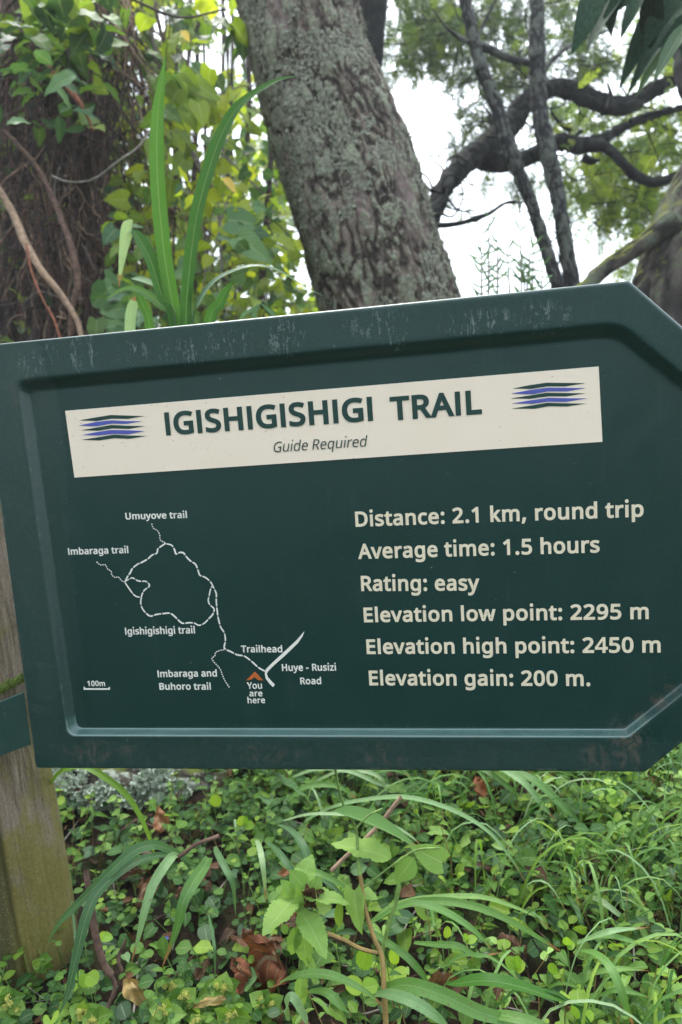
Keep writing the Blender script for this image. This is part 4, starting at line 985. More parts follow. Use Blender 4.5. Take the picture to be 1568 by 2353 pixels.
small_l = [(575, 340), (590, 330), (610, 322), (630, 333), (650, 338), (672, 338), (688, 358), (665, 378), (655, 395), (650, 411)]
small_b = [(575, 342), (595, 372), (620, 403), (643, 411)]
lower = [(651, 410), (648, 440), (660, 470), (690, 497), (720, 490), (760, 485), (785, 485), (810, 505), (838, 530), (870, 528), (895, 530), (915, 540), (940, 530),
         (960, 510), (978, 490), (985, 465), (965, 445), (958, 425), (962, 405), (970, 370), (978, 360)]
for q in (loop_r, loop_l, lower): route(q, 40 * dp, 6 * dp, 7.5 * dp)
route(small_l, 28 * dp, 6 * dp, 7 * dp); route(small_b, 68 * dp, 4 * dp, 7 * dp)
for q in ([(698, 72), (705, 92), (725, 105), (735, 125), (738, 148), (760, 160)],
          [(445, 248), (462, 262), (485, 262), (495, 280), (512, 292), (515, 308), (530, 320), (545, 318), (560, 335), (573, 340)],
          [(1030, 652), (1010, 656), (992, 665), (988, 680), (975, 692), (985, 710), (1000, 725), (1015, 745), (1022, 765), (1035, 795), (1055, 825)]):
    route(q, 7 * dp, 5 * dp, 5.5 * dp)
def mpoly(name, pts, mat): poly(name, [xz(sp(*Z5(*p))) for p in pts], 0.0, mat, mp)
mpoly('road_line', [(1400, 567), (1391, 592), (1370, 622), (1310, 680), (1262, 722), (1236, 748), (1227, 762), (1232, 778), (1250, 798), (1264, 812), (1256, 824), (1238, 806), (1222, 784), (1218, 762), (1222, 742), (1250, 714), (1300, 668), (1365, 607), (1385, 584)], M_WHITE)
mpoly('scale_bar', [(386, 822), (386, 836), (506, 836), (506, 824), (501, 824), (501, 829), (391, 829), (391, 822)], M_WHITE)
mpoly('location_arrow', [(1172, 752), (1211, 793), (1189, 792), (1171, 778), (1154, 790), (1132, 793)], M_ORANGE)

# strap that ties the sign to the post
post_x = at(140, 1980, 1.16)
PC = np.array([onplane(152, 1990, 0.135)[0] - 0.105, 0.135])     # post axis (x, y)
PR = 0.082
def build_strap():
    g = Geo(); n = 26
    th = np.linspace(math.radians(150), math.radians(268), n - 6)
    z1, z0 = onplane(30, 1655, 0.04)[2], onplane(30, 1772, 0.04)[2]
    R0, R1 = PR + 0.002, PR + 0.006
    rows = []
    for R_, dz in ((R0, 0), (R1 - .001, 0), (R1, -.0015), (R1, -1), (R1 - .001, -1.0), (R0, -1.0)):
        xs = [(PC[0] + R_ * math.cos(a), PC[1] + R_ * math.sin(a), a) for a in th]
        xs += [(xs[-1][0] + 0.15 * k / 6, xs[-1][1] + (BACK + 0.004 - (R_ - R0) - xs[-1][1]) * k / 6, 4.6) for k in range(1, 7)]
        for x, y, a in xs:
            tilt = 0.38 * (x - PC[0])
            z = (z1 if dz > -0.5 else z0) + tilt + (dz if -0.5 < dz < 0 else 0) + 0.0012 * math.sin(a * 9)
            rows.append((x, y, z))
    k = 6
    Fq = [(i * n + j, i * n + j + 1, (i + 1) * n + j + 1, (i + 1) * n + j) for i in range(k - 1) for j in range(n - 1)]
    g.add(rows, Fq)
    g.build('mounting_strap', sign_mat_strap(), sign_root, smooth=False)
def sign_mat_strap():
    n = NT('green_strap_paint'); ob = n.co('Object')
    b = n.mix(n.noise(ob, 30, 4), (0.010, 0.042, 0.036, 1), (0.020, 0.066, 0.055, 1))
    w = n.ramp(n.noise(ob, 110, 4, 0.7), 0.6, 0.72, 0, 0.6)
    b = n.mix(w, b, (0.10, 0.13, 0.07, 1))
    return n.pbr(b, 0.5, 0.4, n.bump(n.noise(ob, 200, 3), 0.4, 0.001))
build_strap()

# ------------------------------------------------------------------ wooden post
post = thing('wooden_post', 'weathered round wooden post carrying the sign at its left edge', 'post', (PC[0], PC[1], float(gz(*PC)) - 0.05))
def build_post():
    g = Geo()
    z0, z1 = float(gz(*PC)) - 0.25, onplane(0, 900, 0)[2]
    n = 150
    zz = np.linspace(z0, z1, n)
    P = np.stack([PC[0] + (0.79 - zz) * 0.044, np.full(n, PC[1]), zz], -1)
    def disp(P, r, V, ring, th):
        q = np.stack([ring[..., 0] * 5.0, ring[..., 1] * 5.0, V[..., 2] * 1.1], -1)
        gr = fbm(q * np.array([3, 3, 1.0]), 4)
        fine = fbm(np.stack([ring[..., 0] * 42, ring[..., 1] * 42, V[..., 2] * 5], -1), 3)
        fl = -np.clip((0.50 - V[..., 2]) / 0.15, 0, 1) * 0.006
        # a long drying crack on the camera side
        ang = np.arctan2(ring[..., 1], ring[..., 0])
        ctr = -1.14 + 0.05 * noise(np.stack([V[..., 2] * 5, V[..., 2] * 0, V[..., 2] * 0], -1))
        crack = np.exp(-((ang - ctr) / 0.05) ** 2) * np.clip((0.80 - V[..., 2]) / 0.12, 0, 1)
        off = gr * 0.004 + fine * 0.0018 + fl - crack * 0.010
        return off, np.clip(0.5 + 0.5 * fine - 0.5 * crack, 0, 1)
    tube(g, P, np.full(n, PR), 180, disp=disp)
    # end grain
    m_ = NT('weathered_post_wood'); ob = m_.co('Object')
    rgh = m_.noise(m_.map(ob, (1, 1, 0.07)), 170, 5, 0.7, 0.5)
    c = m_.mix(m_.ramp(rgh, 0.3, 0.7), (0.095, 0.070, 0.050, 1), (0.29, 0.235, 0.175, 1))
    pk = m_.noise(m_.map(ob, (1, 1, .35), (4, 4, 1)), 14, 3)
    c = m_.mix(m_.ramp(pk, 0.45, 0.62, 0, 0.6), c, (0.31, 0.245, 0.20, 1))
    # algae where the wood stays damp: left of the crack and the right edge
    s = m_.n('ShaderNodeSeparateXYZ'); m_.set(s.inputs[0], ob)
    lo = m_.ramp(s.outputs[2], 0.42, 0.95, 1.0, 0.0)
    al = m_.ramp(m_.math('ADD', m_.noise(m_.map(ob, (1, 1, .5), (9, 2, 3)), 18, 4, 0.65), m_.math('MULTIPLY', lo, 0.26)), 0.48, 0.72)
    c = m_.mix(m_.math('MULTIPLY', al, 0.8), c, (0.19, 0.17, 0.035, 1))
    gl = m_.math('MULTIPLY', m_.ramp(s.outputs[0], float(PC[0] + 0.030), float(PC[0] + 0.048), 1, 0), m_.ramp(s.outputs[2], 0.76, 0.92, 1, 0))
    grit = m_.noise(ob, 240, 3, 0.8)
    c = m_.mix(m_.math('MULTIPLY', gl, m_.ramp(grit, 0.32, 0.6, 0.2, 0.9)), c, m_.mix(m_.ramp(grit, 0.5, 0.72), (0.045, 0.045, 0.020, 1), (0.28, 0.26, 0.14, 1)))
    c = m_.mix(m_.ramp(grit, 0.35, 0.65, 0.55, 0.0), c, m_.mix(1.0, c, (0.45, 0.42, 0.38, 1), 'MULTIPLY'))
    bt = m_.math('ADD', rgh, m_.math('MULTIPLY', m_.math('MULTIPLY', grit, gl), 1.2))
    mat = m_.pbr(c, 0.82, 0.25, m_.bump(bt, 0.9, 0.003))
    g.build('shaft', mat, post)
    g2 = Geo()
    th = np.linspace(0, 2 * np.pi, 61)
    rr = [PR + .002, PR * .6, PR * .2, 0.001]
    V = np.concatenate([np.stack([PC[0] + (0.79 - z1) * 0.044 + r * np.cos(th), PC[1] + r * np.sin(th), np.full(61, z1 + (0.0 if k == 0 else 0.002))], -1) for k, r in enumerate(rr)])
    g2.add(V, [(i * 61 + j, i * 61 + j + 1, (i + 1) * 61 + j + 1, (i + 1) * 61 + j) for i in range(3) for j in range(60)])
    g2.build('cut_end', mat, post)
    g3 = Geo()
    # moss cushion above the strap
    zt = onplane(30, 1650, 0.04)[2]
    M = []
    for k in range(700):
        a = rng.uniform(math.radians(200), math.radians(375)); x, y = PC[0] + (PR + .004) * math.cos(a), PC[1] + (PR + .004) * math.sin(a)
        p = np.array([x, y, zt + 0.38 * (x - PC[0]) + abs(rng.normal(0, 0.006))])
        M.append(frame(p, p + np.array([math.cos(a) * .5 + rng.normal(0, .6), math.sin(a) * .5 + rng.normal(0, .6), 1.2]) * 0.008, 0.0035))
    g3.many(TP['leaflet'], M, rng.random(len(M)))
    g3.build('moss', M_MOSS_G, post, kind='stuff')
build_post()

# ------------------------------------------------------------------ trees on the right
B_MAIN = bark_mat('lichened_bark', (0.026, 0.021, 0.019, 1), (0.155, 0.122, 0.105, 1), (0.14, 0.145, 0.105, 1), (0.27, 0.28, 0.21, 1), 0.46, moss=None, pink=(0.20, 0.155, 0.145, 1), scale=1.9)
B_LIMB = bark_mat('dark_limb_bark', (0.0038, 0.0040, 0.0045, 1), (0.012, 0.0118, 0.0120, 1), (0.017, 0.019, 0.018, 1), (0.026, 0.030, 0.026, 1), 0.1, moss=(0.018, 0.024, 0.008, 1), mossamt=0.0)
B_THIN = bark_mat('slender_trunk_bark', (0.018, 0.018, 0.020, 1), (0.050, 0.049, 0.050, 1), (0.07, 0.078, 0.070, 1), (0.11, 0.12, 0.10, 1), 0.35, scale=1.6)
B_MOSSY = bark_mat('mossy_bark', (0.022, 0.020, 0.019, 1), (0.075, 0.065, 0.058, 1), (0.12, 0.13, 0.105, 1), (0.085, 0.10, 0.06, 1), 0.35, moss=(0.11, 0.12, 0.025, 1), mossamt=0.16, scale=1.5)

def bark_disp(amp, fu=16, fz=4.5, ridge=1.0):
    def f(P, r, V, ring, th):
        L = np.concatenate([[0], np.cumsum(np.linalg.norm(np.diff(P, axis=0), axis=1))])
        c = np.stack([np.repeat(L[:, None], V.shape[1], 1) * fz, ring[..., 0] * r[:, None] * fu, ring[..., 1] * r[:, None] * fu + ring[..., 2] * r[:, None] * fu], -1)
        warp = np.stack([0 * c[..., 0], noise(c * 0.7 + 31), noise(c * 0.7 + 77)], -1) * 0.9
        n1 = 1 - np.abs(fbm(c + warp, 3)) * 2.4
        n2 = fbm(c * np.array([4, 3.5, 3.5]), 3)
        big = fbm(c * 0.22 + 5, 2)
        h = np.clip(ridge * (1 - n1) * 1.0 + 0.25 * n2 + 0.1, 0, 1)
        return amp * (h - 0.4) + amp * 0.5 * n2 + big * r[:, None] * 0.14, np.clip(h, 0, 1)
    return f

def limb(name, pts, mat, parent, d=None, amp=0.008, ns=26, n=90, fu=16, fz=6):
    """pts: (u, v, radius in px[, depth])"""
    P, R = [], []
    for p in pts:
        dd = p[3] if len(p) > 3 else d
        P.append(at(p[0], p[1], dd)); R.append(p[2] * dd / F)
    return tube_obj(name, np.array(P), np.array(R), mat, parent, ns, n, bark_disp(amp, fu, fz))

def z2(x, y): return 784 + x / 2.0, y / 2.0
D1 = 2.9
main_pts = [(575, -420, 114.0), (650, -150, 125.4), (684, 0, 133.9), (716, 150, 132.0), (758, 280, 138.7), (800, 400, 149.2), (838, 520, 151.0), (869, 620, 152.0), (896, 715, 153.9), (950, 900, 163.4), (1010, 1150, 185.2), (1060, 1420, 237.5), (1085, 1560, 313.5)]
base = at(1060, 1480, D1)
tree = thing('leaning_tree', 'thick leaning tree trunk crusted with grey lichen behind the sign, with a dark forking limb', 'tree', (base[0], base[1], gz(base[0], base[1])))
g = Geo()
P = np.array([at(u, v, D1 + 0.0002 * (v - 300)) for u, v, r in main_pts]); R = np.array([r * D1 / F for u, v, r in main_pts])
P, R = tube(g, P, R, 420, 620, disp=bark_disp(0.0105, 34, 12.0))
MAINV = g.v[0].copy()
g.build('trunk', B_MAIN, tree)
# flakes of leafy lichen standing off the bark
sel = rng.integers(0, len(MAINV), 110000)
Pn = MAINV[sel]
cen = P[np.clip((sel // 421), 0, len(P) - 1)]
nrm = Pn - cen; nrm /= np.linalg.norm(nrm, axis=1)[:, None]
keep = (fbm(Pn * 4 + 3, 3) * .6 + 0.6 * fbm(Pn * 24, 2) > 0.03) & (np.einsum('ij,j->i', nrm, FWD) < 0.45)
Pn, nrm = Pn[keep][:30000], nrm[keep][:30000]
M = np.zeros((len(Pn), 4, 4)); M[:, 3, 3] = 1
for i in range(len(Pn)):
    t = np.cross(nrm[i], rng.normal(0, 1, 3)); t /= np.linalg.norm(t)
    s = rng.uniform(0.004, 0.012)
    d = t + nrm[i] * rng.uniform(0.15, 0.9)
    M[i] = frame(Pn[i] - t * s * .4, Pn[i] - t * s * .4 + d * s, s * rng.uniform(.7, 1.1), 0, nrm[i])
g = Geo(); g.many(TP['round_s'], M, rng.random(len(M)))
g.build('lichen', M_LICHEN_G, tree, kind='stuff')
# second stem behind the fork
limb('stem', [(870, -330, 40, 3.3), (858, -60, 38, 3.3), (850, 40, 38, 3.25), (838, 150, 40, 3.2), (800, 300, 60, 3.1)], B_LIMB, tree, amp=0.006, ns=40)
# the forking dark limb to the right
L1 = [(*z2(330, 1120), 36.0, 3.0), (*z2(425, 960), 21.6, 3.1), (*z2(480, 850), 20.4, 3.25), (*z2(590, 730), 24.0, 3.5), (*z2(700, 650), 27.6, 3.7), (*z2(790, 560), 25.2, 3.8), (*z2(850, 470), 21.6, 3.85),
      (*z2(960, 405), 18.0, 3.9), (*z2(1060, 415), 18.6, 3.95), (*z2(1160, 460), 19.2, 4.0), (*z2(1290, 490), 19.2, 4.05), (*z2(1410, 430), 18.0, 4.1), (*z2(1568, 345), 14.4, 4.1), (*z2(1760, 250), 10.8, 4.1)]
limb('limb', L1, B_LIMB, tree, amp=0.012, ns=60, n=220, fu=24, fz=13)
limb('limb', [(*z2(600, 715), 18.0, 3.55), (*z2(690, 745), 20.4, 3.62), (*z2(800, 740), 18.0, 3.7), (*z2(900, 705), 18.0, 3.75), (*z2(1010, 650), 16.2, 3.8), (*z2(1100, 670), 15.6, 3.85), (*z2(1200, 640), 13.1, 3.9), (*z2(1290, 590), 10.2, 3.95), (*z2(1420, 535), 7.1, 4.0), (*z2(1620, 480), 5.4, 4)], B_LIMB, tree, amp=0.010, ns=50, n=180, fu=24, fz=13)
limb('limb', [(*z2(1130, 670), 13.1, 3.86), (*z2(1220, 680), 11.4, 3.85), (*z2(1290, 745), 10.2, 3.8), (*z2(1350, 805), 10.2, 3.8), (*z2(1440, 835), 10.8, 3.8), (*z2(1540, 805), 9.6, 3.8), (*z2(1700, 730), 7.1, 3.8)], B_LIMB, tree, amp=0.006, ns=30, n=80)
limb('limb', [(*z2(380, 1050), 10.8, 2.95), (*z2(450, 1037), 6.6, 3.0), (*z2(560, 1022), 6.0, 3.1), (*z2(680, 980), 4.8, 3.2), (*z2(760, 932), 3.3, 3.3), (*z2(835, 930), 1.8, 3.35)], B_LIMB, tree, amp=0.004, ns=20, n=60)
for q in ([(*z2(1010, 690), 6), (*z2(1060, 640), 5), (*z2(1110, 600), 4)], [(*z2(1110, 720), 9), (*z2(1150, 740), 8), (*z2(1190, 735), 3)], [(*z2(1230, 500), 9), (*z2(1240, 440), 5), (*z2(1225, 380), 3)],
          [(*z2(700, 600), 8), (*z2(690, 540), 4), (*z2(650, 480), 2)], [(*z2(1060, 600), 7), (*z2(1000, 560), 4), (*z2(960, 500), 2)], [(*z2(1330, 560), 7), (*z2(1430, 520), 5), (*z2(1568, 505), 3)]):
    limb('twig', q, B_LIMB, tree, d=3.85, amp=0.002, ns=10, n=24)

# slender trunks in front of the limb
T1 = [(*z2(540, -260), 12, 3.4), (*z2(570, 0), 12.5, 3.4), (*z2(605, 160), 12.5, 3.4), (*z2(645, 310), 14, 3.4), (*z2(705, 460), 15, 3.4), (*z2(760, 640), 17, 3.4), (*z2(812, 780), 15, 3.4), (*z2(868, 920), 13, 3.4),
      (*z2(925, 1090), 13, 3.4), (*z2(990, 1300), 14, 3.4), (*z2(1060, 1560), 16, 3.4), (*z2(1180, 2100), 20, 3.4), (*z2(1240, 2700), 24, 3.4)]
T2 = [(*z2(905, -300), 17, 3.5), (*z2(900, 0), 16, 3.5), (*z2(902, 200), 17, 3.5), (*z2(905, 400), 17, 3.5), (*z2(920, 560), 19, 3.5), (*z2(962, 740), 18, 3.5), (*z2(1000, 930), 16, 3.5), (*z2(1032, 1130), 16, 3.5),
      (*z2(1062, 1310), 18, 3.5), (*z2(1100, 1560), 20, 3.5), (*z2(1180, 2100), 24, 3.5), (*z2(1240, 2700), 28, 3.5)]
trees_thin = []
for T, lab in ((T1, 'slender lichened trunk slanting in front of the dark limb, the left and thinner of two'), (T2, 'slender upright trunk in front of the dark limb, the right and thicker of two')):
    p = at(T[-1][0], T[-1][1], T[-1][3])
    t = thing('slender_tree', lab, 'tree', (p[0], p[1], float(gz(p[0], p[1]))), 'slender trunks in front of the dark limb')
    trees_thin.append(t)
    limb('trunk', T, B_THIN, t, amp=0.008, ns=48, n=260, fu=34, fz=16)
    if T is T1:
        limb('branch', [(*z2(610, 195), 9, 3.4), (*z2(700, 235), 9, 3.42), (*z2(790, 275), 8, 3.45), (*z2(880, 292), 7, 3.52)], B_THIN, t, amp=.003, ns=14, n=30)
        limb('branch', [(*z2(600, 200), 6, 3.4), (*z2(540, 170), 5, 3.4), (*z2(480, 120), 3, 3.4), (*z2(420, 40), 2, 3.4)], B_THIN, t, amp=.002, ns=10, n=30)
        limb('branch', [(*z2(615, 200), 5, 3.4), (*z2(680, 60), 3, 3.4), (*z2(720, -20), 2, 3.4)], B_THIN, t, amp=.002, ns=10, n=30)
    else:
        limb('branch', [(*z2(920, 320), 6, 3.5), (*z2(1010, 240), 4, 3.6), (*z2(1090, 190), 3, 3.7), (*z2(1230, 140), 2, 3.8)], B_THIN, t, amp=.002, ns=10, n=30)

# leaning mossy tree at the right edge
T3 = [(1990, -300, 80, 3.0), (1880, -60, 86, 3.0), (1780, 150, 90, 3.0), (1680, 370, 96, 3.0), (1618, 520, 104, 3.0), (1580, 640, 110, 3.0), (1560, 760, 118, 3.0), (1550, 1000, 130, 3.0), (1560, 1350, 170, 3.0), (1570, 1640, 240, 3.0)]
p = at(1560, 1500, 3.0)
tr = thing('mossy_tree', 'grey mossy trunk beyond the cut corner of the sign with a yellow-green mossy limb', 'tree', (p[0], p[1], float(gz(p[0], p[1]))))
limb('trunk', T3, B_MOSSY, tr, amp=0.014, ns=220, n=320, fu=15, fz=5)
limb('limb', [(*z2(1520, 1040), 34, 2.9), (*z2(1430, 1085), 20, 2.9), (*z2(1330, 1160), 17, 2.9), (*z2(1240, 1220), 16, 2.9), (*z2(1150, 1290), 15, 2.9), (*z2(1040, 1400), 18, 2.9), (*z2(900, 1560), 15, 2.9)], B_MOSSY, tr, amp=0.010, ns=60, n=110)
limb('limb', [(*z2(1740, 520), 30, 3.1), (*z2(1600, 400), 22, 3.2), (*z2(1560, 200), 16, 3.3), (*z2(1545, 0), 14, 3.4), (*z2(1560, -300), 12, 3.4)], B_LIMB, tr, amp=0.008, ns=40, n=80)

# --- sprays of small leaflets: one spray = a twig with pairs of leaflets
def spray_tpl(n, seed):
    r = np.random.default_rng(seed); V0, F0, U0 = TP['leaflet']
    Vs, Fs, Us, k = [], [], [], 0
    for i in range(n):
        t = 0.12 + 0.88 * i / (n - 1)
        for s in (-1, 1):
            a = s * (0.75 + 0.25 * r.random()) * (1 if i < n - 1 else 0.25)
            l = (0.30 - 0.10 * abs(t - 0.5)) * r.uniform(.8, 1.1)
            M = frame((0, t * .8, -0.18 * t * t), np.array((0, t * .8, -0.18 * t * t)) + l * np.array((math.sin(a), math.cos(a), r.uniform(-.35, .25))), l * 0.36, 0, (0, 0, 1))
            Vs.append(V0 @ M[:3, :3].T + M[:3, 3]); Fs.append(F0 + k); Us.append(U0); k += len(V0)
    # twig
    tw = np.array([(x, y * .8, -0.18 * y * y + z) for y in (0, .5, 1) for x, z in ((-.008, 0), (.008, 0))], float)
    Vs.append(tw); Fs.append(np.array([(0, 1, 3, 2), (2, 3, 5, 4)]) + k); Us.append(np.full((6, 2), .3))
    return np.concatenate(Vs), np.concatenate(Fs), np.concatenate(Us)
SPR = [spray_tpl(6, s) for s in (1, 2, 3)]

def spray_mass(name, regions, mat, parent, size=(0.09, 0.15), label=None):
    """regions: (u, v, radius_u, radius_v, count, depth, spread)"""
    g = Geo(); Ms = [[], [], []]; twigs = []
    for (u, v, ru, rv, cnt, d, sp_) in regions:
        ncl = max(1, int(cnt * 1.8) // 7)
        for c in range(ncl):
            a, q = rng.uniform(0, 2 * math.pi), rng.uniform(0, 1) ** 0.5
            cu, cv, cd = u + ru * q * math.cos(a), v + rv * q * math.sin(a), d + rng.normal(0, sp_)
            c0 = at(cu, cv, cd)
            dirc = np.array([rng.normal(0, 1), rng.normal(0, 1), rng.normal(-.1, .4)]); dirc /= np.linalg.norm(dirc)
            twigs.append((c0 - dirc * 0.2, c0 + dirc * 0.12))
            for k in range(7):
                p = c0 + dirc * rng.uniform(-.15, .12) + rng.normal(0, 0.035, 3)
                s = rng.uniform(*size)
                dd = dirc * 0.5 + rng.normal(0, .7, 3); dd[2] -= 0.3; dd /= np.linalg.norm(dd)
                Ms[rng.integers(3)].append(frame(p, p + dd * s, s, 0, np.array([0, 0, 1.]) + rng.normal(0, .5, 3)))
    for k in range(3): g.many(SPR[k], np.array(Ms[k]), rng.random(len(Ms[k])))
    for a, b in twigs:
        mid = (a + b) / 2 + rng.normal(0, .02, 3)
        tube(g, np.array([a, mid, b]), np.array([.004, .003, .0012]), 4, 5, tint=0.5, mi=1)
    return g.build(name, [mat, B_LIMB], parent, kind='stuff')

def Z(x, y, rx, ry, c, d, s=0.35): 
    u, v = z2(x, y); return (u, v, rx / 2, ry / 2, c, d, s)
spray_mass('crown', [Z(400, 60, 180, 110, 150, 5.0), Z(330, 200, 160, 110, 95, 5.2), Z(480, 200, 160, 120, 120, 4.8), Z(420, 330, 170, 60, 45, 5.0), Z(570, 390, 80, 60, 30, 5.0), Z(720, 90, 140, 130, 120, 5.2),
                     Z(770, 250, 110, 120, 80, 4.9), Z(800, 380, 90, 60, 40, 5.0), Z(1010, 80, 110, 120, 85, 5.2), Z(1050, 270, 140, 100, 80, 5.0), Z(1200, 60, 90, 80, 60, 5.0), Z(1180, 330, 110, 60, 50, 4.9),
                     Z(600, 600, 110, 90, 45, 4.6), Z(680, 520, 50, 70, 22, 4.6), Z(720, 830, 90, 40, 14, 4.6), Z(500, 950, 60, 40, 12, 5.5), Z(870, 850, 70, 90, 22, 5.2),
                     Z(250, -150, 260, 120, 120, 5.0), Z(800, -150, 500, 120, 200, 5.2)], LG['spray'], tree)
spray_mass('crown', [Z(1000, 520, 90, 60, 40, 4.6), Z(1180, 550, 170, 60, 80, 4.7), Z(1450, 560, 140, 80, 75, 4.9), Z(1350, 700, 120, 60, 60, 4.9), Z(1500, 700, 110, 90, 90, 4.9), Z(1150, 800, 160, 90, 100, 4.8), Z(1110, 900, 100, 60, 45, 4.9),
                     Z(1320, 900, 170, 80, 120, 4.8), Z(1460, 940, 120, 110, 110, 4.7), Z(1270, 1040, 110, 70, 45, 4.9), Z(1370, 1020, 90, 70, 45, 4.7), Z(1350, 1210, 80, 40, 25, 4.9), Z(1480, 270, 100, 100, 80, 4.5), Z(1400, 200, 90, 90, 50, 4.6), Z(1750, 500, 200, 400, 200, 4.8)],
           LG['spray_g'], tr)

# long dark leaves hanging in at the top right corner
sh = thing('overhanging_shrub', 'long dark green leaves hanging into the top right corner before the sky', 'shrub', tuple(at(1640, -160, 2.0)))
gs = Geo(); tube(gs, pxpath([(1900, -330), (1700, -200), (1560, -90), (1460, -60)], 2.05), np.array([.012, .010, .006, .003]), 8, 20); gs.build('branch', M_VINE_D, sh)
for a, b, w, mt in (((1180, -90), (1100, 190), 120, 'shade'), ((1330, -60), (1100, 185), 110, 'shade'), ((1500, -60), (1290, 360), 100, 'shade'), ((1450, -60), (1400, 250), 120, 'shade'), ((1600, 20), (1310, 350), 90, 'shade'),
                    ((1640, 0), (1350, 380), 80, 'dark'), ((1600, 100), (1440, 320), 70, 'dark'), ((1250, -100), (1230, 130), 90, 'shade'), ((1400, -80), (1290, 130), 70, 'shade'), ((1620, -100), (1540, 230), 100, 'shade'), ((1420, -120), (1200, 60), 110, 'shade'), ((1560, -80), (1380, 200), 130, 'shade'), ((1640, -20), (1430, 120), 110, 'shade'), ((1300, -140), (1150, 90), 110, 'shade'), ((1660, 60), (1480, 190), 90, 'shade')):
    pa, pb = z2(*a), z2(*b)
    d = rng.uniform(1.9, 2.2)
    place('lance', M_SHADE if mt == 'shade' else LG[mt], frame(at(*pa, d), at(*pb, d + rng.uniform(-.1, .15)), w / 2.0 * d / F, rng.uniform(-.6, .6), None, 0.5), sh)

# faint weeds that show against the sky just over the sign
def weed(u, v0, v1, d, lab):
    b = at(u + 6, v0, d)
    t = thing('tall_weed', lab, 'weed', tuple(b), 'thin weeds against the sky above the sign')
    for q in range(3):
        du = (0, -22, 20)[q]
        P = pxpath([(u + 8, v0), (u + du * .6 + rng.uniform(-5, 5), (v0 + v1) / 2), (u + du + rng.uniform(-8, 8), v1 + abs(du) * 2)], d)
        tube_obj('stem', P, np.array([.007, .005, .0025]), M_GREY, t, 5, 20)
        g = Geo(); Q = catmull(P, 26)
        for i, p in enumerate(Q[10:]):
            for s in (-1, 1):
                if rng.random() < .3: continue
                e = p + RIGHT * s * rng.uniform(.015, .05) - DOWN * rng.uniform(.01, .05) + FWD * rng.normal(0, .03)
                blade(g, [p, (p + e) / 2 + DOWN * .004, e], .009, n=6)
        g.build('leaves', LG['blue'], t, kind='stuff')
for u, v0, v1, lab in ((1128, 690, 500, 'thin feathery weed against the white sky, nearest the thick trunk'), (1195, 680, 530, 'thin feathery weed against the white sky, between trunk and slender trees'), (1228, 670, 570, 'short weed against the sky beside the slender trunks')):
    weed(u, v0 + 330, v1, 2.6, lab)

# fine twigs on the limbs and the slender trunks
def fine_twigs(parent, T, n, d0, r0, name='twig'):
    g = Geo()
    vis = [p for p in T if -100 < p[1] < 720]
    for k in range(n):
        p = vis[rng.integers(0, len(vis) - 1)]; q = vis[min(vis.index(p) + 1, len(vis) - 1)]
        t = rng.random(); u, v = p[0] * (1 - t) + q[0] * t, p[1] * (1 - t) + q[1] * t
        d = (p[3] if len(p) > 3 else d0)
        a = rng.uniform(0, 6.28); L = rng.uniform(40, 170); pts = []
        for i in range(6):
            s = i / 5; pts.append(at(u + L * s * math.cos(a), v + L * s * math.sin(a) - 22 * s, d + .15 * s))
            a += rng.normal(0, .35)
        tube(g, pts, np.linspace(r0, r0 * .2, 6), 5, 16)
        if rng.random() < .6:
            b = pts[3]; a2 = a + rng.choice([-1, 1]) * .8
            tube(g, [b, b + (RIGHT * math.cos(a2) + DOWN * math.sin(a2)) * .08, b + (RIGHT * math.cos(a2 + .3) + DOWN * math.sin(a2 + .3)) * .15], [r0 * .5, r0 * .3, r0 * .1], 4, 8)
    g.build(name, B_LIMB, parent, kind='stuff')
fine_twigs(tree, L1, 46, 3.8, .007)
fine_twigs(trees_thin[0], T1, 12, 3.4, .005); fine_twigs(trees_thin[1], T2, 12, 3.5, .005)

# ------------------------------------------------------------------ left: thicket, climbers, vines
def region_leaves(pl, kinds, mats, u0, u1, v0, v1, n, d0, d1, s0, s1, aspect=0.85, droop=0.5, upright=0.5, accept=None, face=0.5):
    k = 0; tries = 0
    while k < n and tries < n * 20:
        tries += 1
        u, v, d = rng.uniform(u0, u1), rng.uniform(v0, v1), rng.uniform(d0, d1)
        if accept and not accept(u, v): continue
        p = at(u, v, d)
        s = rng.uniform(s0, s1)
        f = (CAM - p); f = f / np.linalg.norm(f) * face
        M = rand_leaf(p, s, aspect * rng.uniform(.8, 1.15), droop, upright, f)
        pl.add(kinds[rng.integers(len(kinds))], LG[mats[rng.integers(len(mats))]], M, s); k += 1

def hole(u, v, sc=0.012, th=-0.12, sd=0.0):
    return noise(np.array([u * sc, v * sc * 1.2, sd])) > th

# dead, vine wrapped trunk
b = at(190, 1500, 3.0)
vt = thing('vine_covered_trunk', 'dark trunk wrapped in hanging dead roots and vines at the left', 'tree', (b[0], b[1], float(gz(b[0], b[1]))))
B_DARK = bark_mat('rotten_bark', (0.012, 0.010, 0.011, 1), (0.060, 0.045, 0.040, 1), (0.07, 0.075, 0.065, 1), (0.11, 0.10, 0.085, 1), 0.12)
limb('trunk', [(150, -420, 70, 3.15), (150, -150, 66, 3.15), (158, 60, 60, 3.12), (168, 260, 58, 3.1), (178, 420, 66, 3.1), (186, 620, 82, 3.1), (180, 800, 100, 3.1), (170, 1300, 140, 3.1), (170, 1600, 180, 3.1)], B_DARK, vt, amp=0.022, ns=160, n=260, fu=14, fz=3)
limb('trunk', [(-60, -420, 40, 3.4), (-20, -100, 46, 3.4), (18, 200, 52, 3.4), (30, 480, 60, 3.4), (40, 800, 74, 3.4), (30, 1500, 120, 3.4)], B_DARK, vt, amp=0.02, ns=90, n=160, fu=14, fz=3)
g = Geo()
